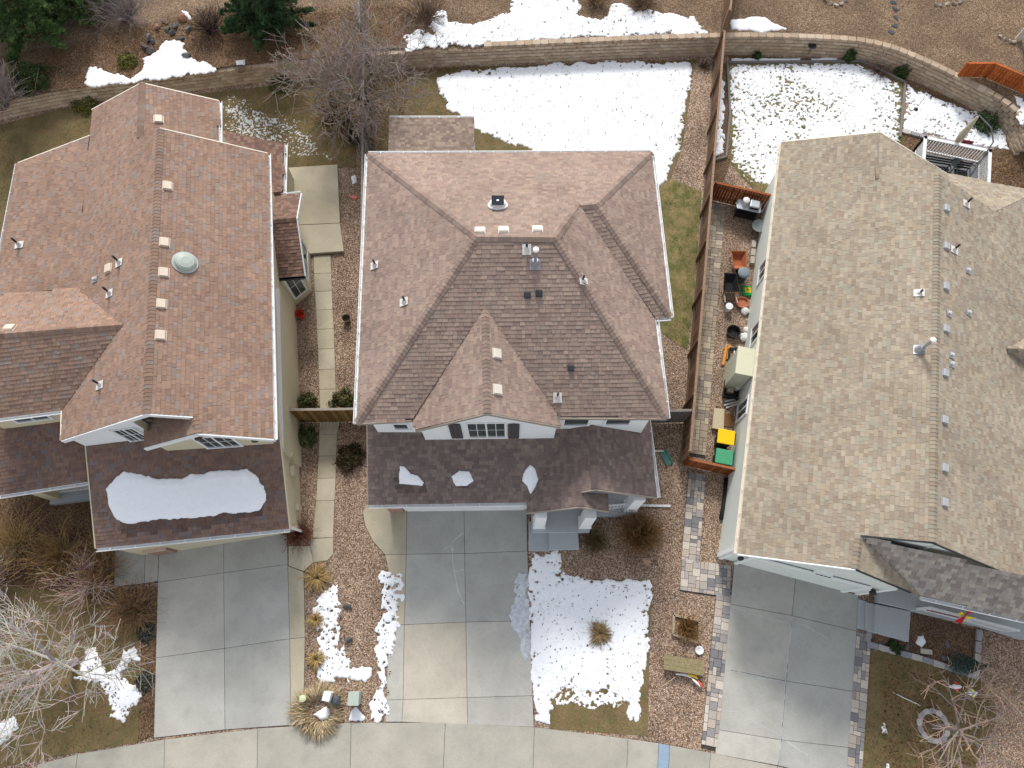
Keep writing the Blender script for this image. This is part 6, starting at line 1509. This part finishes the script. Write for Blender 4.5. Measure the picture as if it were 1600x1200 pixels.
scatter_leaves('lawn_leaves', [GP([(1360, 1015), (1530, 1062), (1556, 1120), (1500, 1250), (1344, 1230)]), GP([(-60, 900), (215, 960), (222, 1120), (120, 1176), (-80, 1215)]), GP([(-60, 210), (460, 130), (560, 118), (556, 262), (300, 300), (-60, 420)]), GP([(590, 115), (720, 106), (720, 240), (590, 240)])], 55, LVC, 0, .03, RG, lift=.04)
scatter_leaves('front_lawn_leaves', [GP([(1380, 1030), (1530, 1064), (1556, 1120), (1500, 1250), (1380, 1230)])], 150, LVC, 0, .034, RG, lift=.04)
scatter_leaves('gravel_leaves', [GP([(478, 880), (612, 868), (630, 1128), (476, 1132)]), GP([(905, 800), (1000, 790), (1064, 920), (1094, 1172), (1014, 1158), (1022, 905), (862, 900)]), GP([(520, 260), (560, 260), (560, 640), (530, 640)])], 22, LVC, 0, .035, RG)
scatter_leaves('shrub_bed_litter', [GP([(-80, 770), (140, 760), (250, 850), (246, 1150), (215, 1160), (222, 960), (120, 930), (-80, 900)])], 300, ((122, 90, 66), (98, 70, 52), (140, 104, 74), (78, 58, 46), (150, 122, 96)), 0, .03, RG)
def grass(name, polys, dens, cols, R, h=.06, excl=None):
    Vs, Cs = [], []
    for pl in polys:
        x, y = sample(pl, dens, R, EXC if excl is None else excl); n = len(x); g = fbm(x, y, .9, 3, 5); k = (g + R.normal(0, .12, n))
        ci = np.clip(((k - .3) / .4 * len(cols)), 0, len(cols) - 1).astype(int); cl = npal(cols)[ci] * R.uniform(.75, 1.2, (n, 1))
        a = R.uniform(0, 6.283, n); L = R.uniform(.5, 1.2, n) * h; w = R.uniform(.004, .008, n); b = a + 1.57; tl = R.uniform(.3, 1.1, n) * L
        z = np.full(n, .012)
        V = np.stack([np.stack([x + np.cos(b) * w, y + np.sin(b) * w, z], 1), np.stack([x - np.cos(b) * w, y - np.sin(b) * w, z], 1), np.stack([x + np.cos(a) * tl, y + np.sin(a) * tl, z + L * .7], 1)], 1).reshape(-1, 3)
        Vs.append(V); Cs.append(cl)
    V = np.concatenate(Vs); return tag(mesh_np(name, V, np.arange(len(V)).reshape(-1, 3), LEAFM, None, np.concatenate(Cs)), name.replace('_', ' ') + ' of the yards', None, kind='stuff')
DORM = ((168, 146, 106), (152, 130, 92), (138, 120, 82), (124, 112, 74), (112, 106, 68))
GREN = ((172, 154, 108), (150, 136, 90), (128, 120, 72), (108, 110, 58), (92, 100, 50))
grass('dormant_grass', [LAWNS[0][0], LAWNS[2][0], LAWNS[4][0], LAWNS[5][0], LAWNS[6][0]], 650, DORM, RG)
grass('green_grass', [LAWNS[1][0], LAWNS[3][0]], 900, GREN, RG, .07)

# ------------------------------------------------------------------ snow
def snow(name, label, px, zb=0.0, res=.05, edge=.28, thick=.05, holes=.0, hs=7.0, seed=0, surf=None, soft=.12, world=None, base=.012, m=None):
    poly = world or GP(px, zb); P = np.array(poly); x0, y0 = P.min(0) - .4; x1, y1 = P.max(0) + .4
    nx, ny = int((x1 - x0) / res) + 1, int((y1 - y0) / res) + 1
    X, Y = np.meshgrid(x0 + np.arange(nx) * res, y0 + np.arange(ny) * res)
    d = pdist(X, Y, poly); d = np.where(inpoly(X, Y, poly), d, -d)
    d = d + (fbm(X, Y, 1.7, 2, seed) - .5) * edge * 2 + (fbm(X, Y, 6.5, 3, seed + 3) - .5) * min(edge, .2) * 1.3
    if holes >= 0:
        hN = fbm(X, Y, hs, 3, seed + 50); big = fbm(X, Y, .7, 2, seed + 90)
        d = np.minimum(d, (hN - holes * (.55 + .9 * (big - .3)) - .24 * np.exp(-np.maximum(d, 0) / .16)) * .6)
    hgt = thick * np.clip(d / soft, 0, 1) ** .6 + (fbm(X, Y, 5, 3, seed + 7) - .5) * .018 * np.clip(d / soft, 0, 1)
    Z = (surf(X, Y) if surf is not None else zb) + base + hgt
    keep = d > 0
    gy_, gx_ = np.gradient(d, res); g2 = gx_ ** 2 + gy_ ** 2 + 1e-6; mv = np.clip(np.where(keep, 0, -d), 0, res * .9); gl_ = np.sqrt(g2)
    X = X + np.where(keep, 0, gx_ / gl_ * np.minimum(mv / np.maximum(gl_, .3), res * .9)); Y = Y + np.where(keep, 0, gy_ / gl_ * np.minimum(mv / np.maximum(gl_, .3), res * .9))
    c = keep[:-1, :-1] | keep[1:, :-1] | keep[:-1, 1:] | keep[1:, 1:]
    c &= (keep[:-1, :-1].astype(int) + keep[1:, :-1] + keep[:-1, 1:] + keep[1:, 1:]) >= 2
    Z = np.where(keep, Z, (surf(X, Y) if surf is not None else zb) + .002)
    idx = np.arange(nx * ny).reshape(ny, nx); j, i = np.nonzero(c)
    F_ = np.stack([idx[j, i], idx[j, i + 1], idx[j + 1, i + 1], idx[j + 1, i]], 1)
    u_, inv = np.unique(F_, return_inverse=True)
    V = np.stack([X.ravel(), Y.ravel(), Z.ravel()], 1)[u_]
    o = mesh_np(name, V, inv.reshape(F_.shape), m or SNOWM, None, None, smooth=True)
    return tag(o, label, None, kind='stuff')
snow('snow', 'snow cover on the middle back yard', [(683, 122), (700, 114), (760, 109), (860, 100), (960, 97), (1080, 96), (1082, 112), (1077, 145), (1069, 190), (1060, 240), (1050, 265), (1040, 282), (1026, 292), (1005, 300), (900, 300), (880, 245), (830, 236), (770, 214), (742, 200), (720, 178), (700, 172), (688, 145)], edge=.2, holes=.2, hs=8, seed=1, res=.04)
snow('snow', 'snow on the terrace above the wall behind middle yard', [(636, 76), (632, 55), (650, 48), (672, 50), (680, 20), (695, 8), (700, 32), (740, 36), (762, 30), (790, 18), (800, -20), (900, -20), (905, 22), (942, 28), (960, 5), (1000, 15), (1050, 22), (1080, 28), (1103, 50), (1098, 55), (1000, 55), (870, 60), (757, 68), (700, 74)], TZ, edge=.28, holes=.28, hs=8, seed=2, res=.04)
snow('snow', 'small snow patch right of the brown fence on terrace', [(1141, 30), (1180, 26), (1200, 31), (1230, 45), (1190, 50), (1141, 47)], TZ, edge=.15, seed=3)
snow('snow', 'snow patch below the rock garden', [(128, 138), (142, 106), (160, 111), (180, 116), (205, 124), (224, 106), (222, 90), (250, 80), (258, 62), (288, 66), (297, 90), (320, 96), (348, 110), (340, 113), (290, 117), (210, 128)], TZ, edge=.2, holes=.15, seed=4, res=.04)
snow('snow', 'tiny snow patch at the end of left wall', [(368, 95), (385, 92), (384, 103), (370, 102)], TZ, edge=.06, seed=5)
snow('snow', 'tiny snow patch above the rock garden', [(284, 17), (294, 20), (301, 32), (294, 30)], TZ, edge=.06, seed=6)
snow('snow', 'patchy snow on the right back lawn', [(1140, 102), (1240, 100), (1342, 99), (1410, 131), (1404, 240), (1330, 262), (1215, 290), (1165, 282), (1144, 252)], edge=.1, holes=.44, hs=11, res=.026, seed=7, thick=.03)
snow('snow', 'snow between the edging and deck of right yard', [(1418, 133), (1440, 142), (1500, 170), (1540, 180), (1566, 205), (1576, 234), (1545, 232), (1440, 212), (1411, 203)], edge=.15, holes=.36, hs=9, res=.03, seed=8, thick=.04)
snow('snow', 'narrow snow strip between brown fence and edging', [(1116, 130), (1134, 118), (1131, 240), (1112, 246)], edge=.12, holes=.3, seed=9)
snow('snow', 'snow strip at foot of the wall in right yard', [(1142, 91), (1250, 91), (1252, 96), (1142, 97)], edge=.05, seed=10)
snow('snow', 'snow strip right of the upright stake by wall', [(1268, 92), (1308, 90), (1308, 96), (1268, 96)], edge=.05, seed=19)
snow('snow', 'frosty thin snow on the left back lawn', [(345, 160), (400, 165), (450, 190), (520, 246), (450, 252), (350, 225)], edge=.8, holes=.63, hs=15, res=.022, seed=11, thick=.012, m=mat('frost', (.6, .62, .63), .8, 6, .1))
FS = [(828, 864), (872, 864), (880, 897), (905, 905), (1017, 907), (1017, 960), (1011, 1020), (1004, 1060), (996, 1130), (982, 1128), (978, 1092), (950, 1078), (925, 1080), (880, 1074), (862, 1095), (858, 1130), (838, 1128), (832, 1060), (828, 990), (826, 930)]
snow('snow', 'snow cover on the middle front lawn', FS, edge=.14, holes=.22, hs=8, seed=12, res=.035)
snow('snow', 'thin melting snow at the near end of front lawn', [(866, 1074), (980, 1080), (978, 1105), (940, 1100), (900, 1110), (866, 1104)], edge=.3, holes=.5, hs=10, seed=40, thick=.02, res=.03)
snow('snow', 'icy snow strip on the right edge of middle driveway', [(803, 920), (812, 898), (826, 892), (826, 960), (828, 1000), (820, 1035), (812, 1010), (800, 960)], .036, edge=.16, holes=.22, seed=13, thick=.02, res=.035, m=ICEM)
snow('snow', 'snow strip on the left of bed between driveways', [(505, 922), (530, 912), (532, 960), (536, 1000), (548, 1040), (578, 1046), (578, 1058), (545, 1062), (502, 1068), (494, 1040), (490, 1005), (490, 950)], edge=.2, holes=.33, seed=14, res=.035)
snow('snow', 'snow strip along the left edge of middle driveway', [(590, 888), (605, 890), (631, 897), (629, 950), (616, 1015), (606, 1040), (603, 1115), (590, 1128), (582, 1105), (592, 1070), (585, 1000), (600, 950), (592, 920)], .03, edge=.18, holes=.32, seed=15, res=.035)
snow('snow', 'snow patch inside the dry grass ring', [(488, 1116), (510, 1103), (522, 1110), (521, 1124), (502, 1126)], edge=.04, seed=16, thick=.1, base=.05)
snow('snow', 'small snow patch below the utility box', [(545, 1126), (556, 1106), (572, 1120), (568, 1128)], edge=.08, seed=17)
snow('snow', 'melting snow patch on the left front lawn', [(112, 1062), (126, 1040), (136, 1015), (150, 1010), (160, 1030), (176, 1045), (184, 1030), (192, 1010), (214, 1010), (212, 1030), (186, 1050), (192, 1064), (219, 1076), (217, 1092), (204, 1115), (194, 1130), (172, 1124), (170, 1090), (164, 1072), (138, 1070)], edge=.2, holes=.28, seed=18, res=.035)
snow('snow', 'snow patch at the lower left picture edge', [(-20, 1135), (20, 1118), (32, 1136), (12, 1160), (-20, 1170)], edge=.12, holes=.2, seed=20)
snow('snow', 'small snow patch in the right front bed', [(1430, 1005), (1438, 985), (1446, 1004), (1440, 1012)], edge=.08, holes=.15, seed=21)
snow('snow', 'small snow patches on the right front lawn', [(1375, 1120), (1384, 1124), (1386, 1146), (1376, 1148)], edge=.12, holes=.35, seed=22)
snow('snow', 'small snow patch at the bottom of right front lawn', [(1382, 1190), (1390, 1192), (1394, 1210), (1384, 1210)], edge=.06, seed=23)
snow('snow', 'tiny snow patch beside the weathered fence', [(548, 276), (556, 272), (558, 286), (551, 288)], edge=.03, seed=24)
snow('snow', 'snow patch right of the curved wall end', [(1585, 150), (1610, 160), (1610, 200), (1594, 196)], TZ, edge=.15, holes=.2, seed=25)
def psurf(R_, k):
    c, n = R_.fit[k]; return lambda X, Y: c[2] - ((X - c[0]) * n[0] + (Y - c[1]) * n[1]) / n[2] + .02
def roof_snow(label, R_, k, px, seed, edge=.08, thick=.06):
    W_ = [tuple(R_.hit(k, u, v)[0][:2]) for u, v in px]
    o = snow('roof_snow', label, None, edge=edge, thick=thick, seed=seed, surf=psurf(R_, k), world=W_, res=.035, soft=.22, holes=-1); return o
roof_snow('long snow slab lying on the left garage roof', RLg, 'p', [(170, 765), (182, 748), (196, 740), (222, 742), (250, 748), (285, 750), (300, 742), (340, 736), (385, 732), (400, 742), (412, 760), (416, 782), (404, 797), (380, 800), (340, 804), (300, 808), (270, 810), (240, 814), (205, 819), (182, 812), (172, 795)], 31, .07, .07)
roof_snow('triangular snow patch on the middle garage roof', RP, 'shed', [(624, 728), (632, 728), (642, 742), (652, 744), (663, 754), (660, 760), (640, 757), (623, 757)], 32, .03)
roof_snow('oval snow patch in the middle of garage roof', RP, 'shed', [(704, 744), (718, 735), (734, 736), (741, 752), (730, 760), (712, 759)], 33, .03)
roof_snow('pointed snow patch in the valley of middle porch roof', RP, 'shed', [(818, 740), (828, 726), (836, 732), (841, 750), (836, 762), (829, 772), (824, 758), (816, 752)], 34, .03)
# leaves and twigs that lie on the snow
def snow_litter(name, px, n, zb, seed, size=.042):
    R = np.random.default_rng(seed); x, y = sample(GP(px, zb), 1.0, R, ()); pl = GP(px, zb); P = np.array(pl)
    X = R.uniform(P[:, 0].min(), P[:, 0].max(), n * 3); Y = R.uniform(P[:, 1].min(), P[:, 1].max(), n * 3); k = inpoly(X, Y, pl); X, Y = X[k][:n], Y[k][:n]; m = len(X)
    C = np.stack([X, Y, np.full(m, zb + .082)], 1); cl = npal(((58, 48, 42), (76, 60, 48), (44, 38, 34)))[R.integers(0, 3, m)]
    V, F_, cl = leaves_np(C, np.tile([0, 0, 1.0], (m, 1)), size, cl, R, .6, .4); tag(mesh_np(name, V, F_, LEAFM, None, cl), 'dead leaves lying on the snow', None, kind='stuff')
snow_litter('snow_leaves', [(690, 112), (1080, 97), (1060, 240), (1040, 280), (880, 245), (770, 214)], 330, 0, 1)
snow_litter('snow_leaves', [(640, 76), (690, 12), (900, -10), (1000, 20), (1098, 52), (760, 66)], 260, TZ, 2)
snow_litter('snow_leaves', [(830, 866), (1016, 908), (1004, 1060), (990, 1128), (930, 1078), (840, 1125)], 240, 0, 3, .032)
snow_litter('snow_leaves', [(500, 918), (532, 912), (548, 1040), (500, 1068)], 90, 0, 4)
snow_litter('snow_leaves', [(592, 890), (630, 897), (604, 1115), (590, 1128)], 80, .02, 5)
snow_litter('snow_leaves', [(1145, 104), (1342, 100), (1408, 131), (1402, 235), (1160, 275)], 300, 0, 6, .028)
snow_litter('snow_leaves', [(1420, 135), (1540, 182), (1574, 230), (1415, 203)], 120, 0, 7, .03)
snow_litter('snow_leaves', [(115, 1062), (160, 1012), (215, 1012), (218, 1090), (194, 1128), (170, 1090)], 70, 0, 8)
